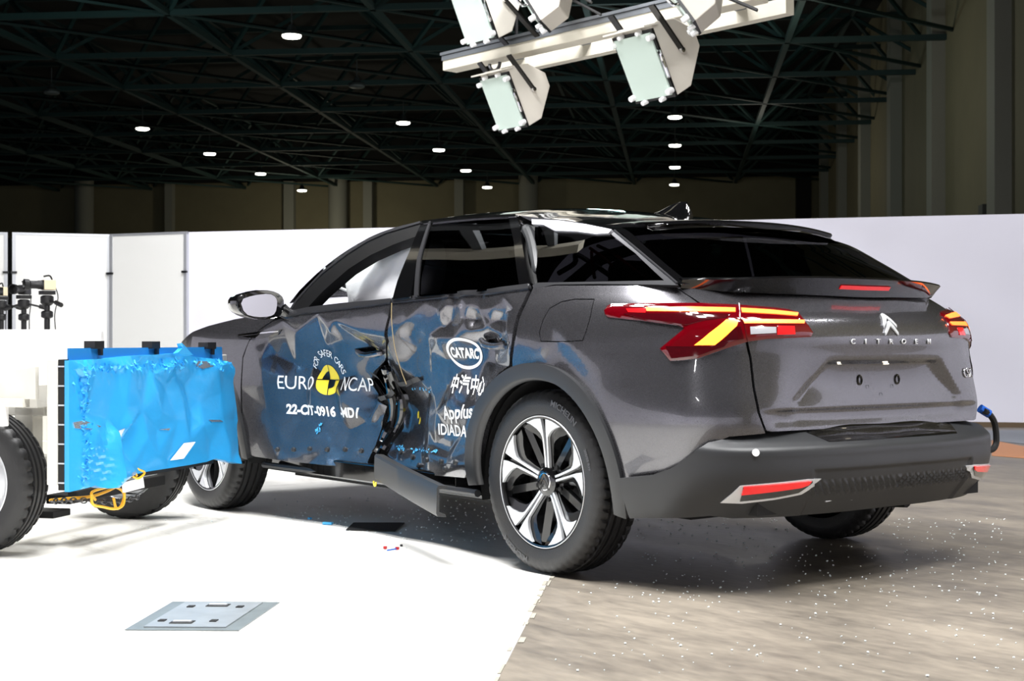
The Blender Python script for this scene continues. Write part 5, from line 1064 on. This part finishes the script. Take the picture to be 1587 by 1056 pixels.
for x in (.6, 1.6, 2.7, 3.6): m.box((x, .28, .05), (.12, .7, .05))
m.build('cross_bar', ALG, rg); MB().tube([Vector((.75, -.02, -.10)) + Vector((.08 * math.cos(t), 0, -.08 * abs(math.sin(t)))) for t in np.linspace(0, 3.14, 12)], .018, 8).build('hook', STEEL, rg)
m = MB()
for x in (.8, 3.0): m.tube([(x, .25, .1), (x, .25, 6.5)], .02, 6)
m.build('hanger', FLB, rg)
def flood(px, py, d, yaw, tilt, sc, label, arm=(.15, .05, .42)):
    p = rp(px, py, d); t = empty('floodlight', p, 0, label, 'floodlight', 'floodlights on the lighting beam'); t.scale = (sc, sc, sc)
    t.rotation_euler = (Matrix.Rotation(yaw, 3, 'Z') @ Matrix.Rotation(tilt, 3, 'Y')).to_euler()
    pr = [(.0, -.24), (.0, .26), (-.05, .27), (-.22, .23), (-.36, .10), (-.36, -.02), (-.16, -.23)]
    m = MB(); m.prism(pr, -.19, .19, lambda q, h: (q[0], h, q[1])); cs_ = m.build('casing', FLW, t, .006)
    m = MB(); m.box((.008, 0, .0), (.02, .40, .48)); m.build('door_gasket', FLB, t); m = MB(); m.box((.022, 0, 0), (.016, .36, .44)); m.build('glass', FLG, t)
    m = MB(); m.box((.02, 0, .268), (.12, .42, .012), Matrix.Rotation(-.2, 3, 'Y')); m.build('visor', FLW, t)
    for y in (-.185, .185):
        for z in (-.19, .19, ): m = MB().lathe([(.0, .022), (.05, .020), (.055, .0001)], 12, 'X', (.015, y, z)); m.build('knob', WHITE, t)
    for y in (-.09, .09):
        for z in (-.235, .235): m = MB().lathe([(.0, .018), (.045, .016), (.05, .0001)], 10, 'X', (.015, y, z)); m.build('knob', WHITE, t)
    MB().tube([(.02, .19, -.09), (.05, .235, -.09), (.06, .245, -.05), (.06, .245, .05), (.05, .235, .09), (.02, .19, .09)], .011, 8).build('pull_handle', CHROME, t)
    for y in (-.205, .205): MB().bar((-.17, y, .02), (-.17 + arm[0], y, .02 + arm[2]), .055, .014).build('bracket_arm', FLB, t)
    for y in (-.215, .215): MB().lathe([(-.01, .02), (.01, .018), (.011, .0001)] if y > 0 else [(.01, .02), (-.01, .018), (-.011, .0001)], 12, 'Y', (-.17, y, .02)).build('pivot_bolt', CHROME, t)
def yw_of(r, d): v = R2 * r + D2 * d; return math.atan2(v[1], v[0])
flood(782, 158, 15.0, yw_of(-.80, -.60), .45, 1.22, 'lower left floodlight hanging under the beam', (.12, 0, .34)); flood(1000, 103, 13.0, yw_of(-.80, -.60), .48, 1.30, 'lower right floodlight hanging under the beam', (.12, 0, .36))
flood(734, 20, 14.5, yw_of(-.80, -.60), .42, 1.25, 'upper left floodlight standing on the beam', (-.2, 0, -.36)); flood(820, -2, 13.9, yw_of(-.97, .22), .55, 1.30, 'upper middle floodlight turned side on above the beam', (-.2, 0, -.36)); flood(1048, -4, 12.2, yw_of(-.97, .22), .62, 1.30, 'upper right floodlight turned side on above the beam', (-.2, 0, -.36))
# the same kind of rig on the near side, out of frame, mirrored in the side windows
def win_reflect(px, z):
    h = GH.hit(px); P, N = GH.ev([h]); v = ray(px); v = v / np.linalg.norm(v); r = v - 2 * (v @ N[0]) * N[0]; return P[0] + r * (z - P[0][2]) / r[2]
q0, q1 = win_reflect((668, 394), 4.6), win_reflect((790, 391), 4.6); bd = Vector(q1 - q0); L = bd.length; t2 = empty('lighting_beam', (q0 + q1) / 2, math.atan2(bd.y, bd.x), 'second lighting beam outside the picture, mirrored in the rear door window', 'beam')
m = MB(); m.box((0, 0, 0), (max(L * 2.2, 4.), .22, .16)); m.build('beam', ALU, t2); m = MB(); m.box((0, .7, -.02), (max(L * 2.2, 4.), .10, .12)); m.build('rear_beam', ALG, t2); m = MB()
for x in (-1.2, 0., 1.2): m.box((x, .35, .05), (.14, .8, .06))
m.build('cross_bar', ALG, t2); print('BEAM', q0, q1)
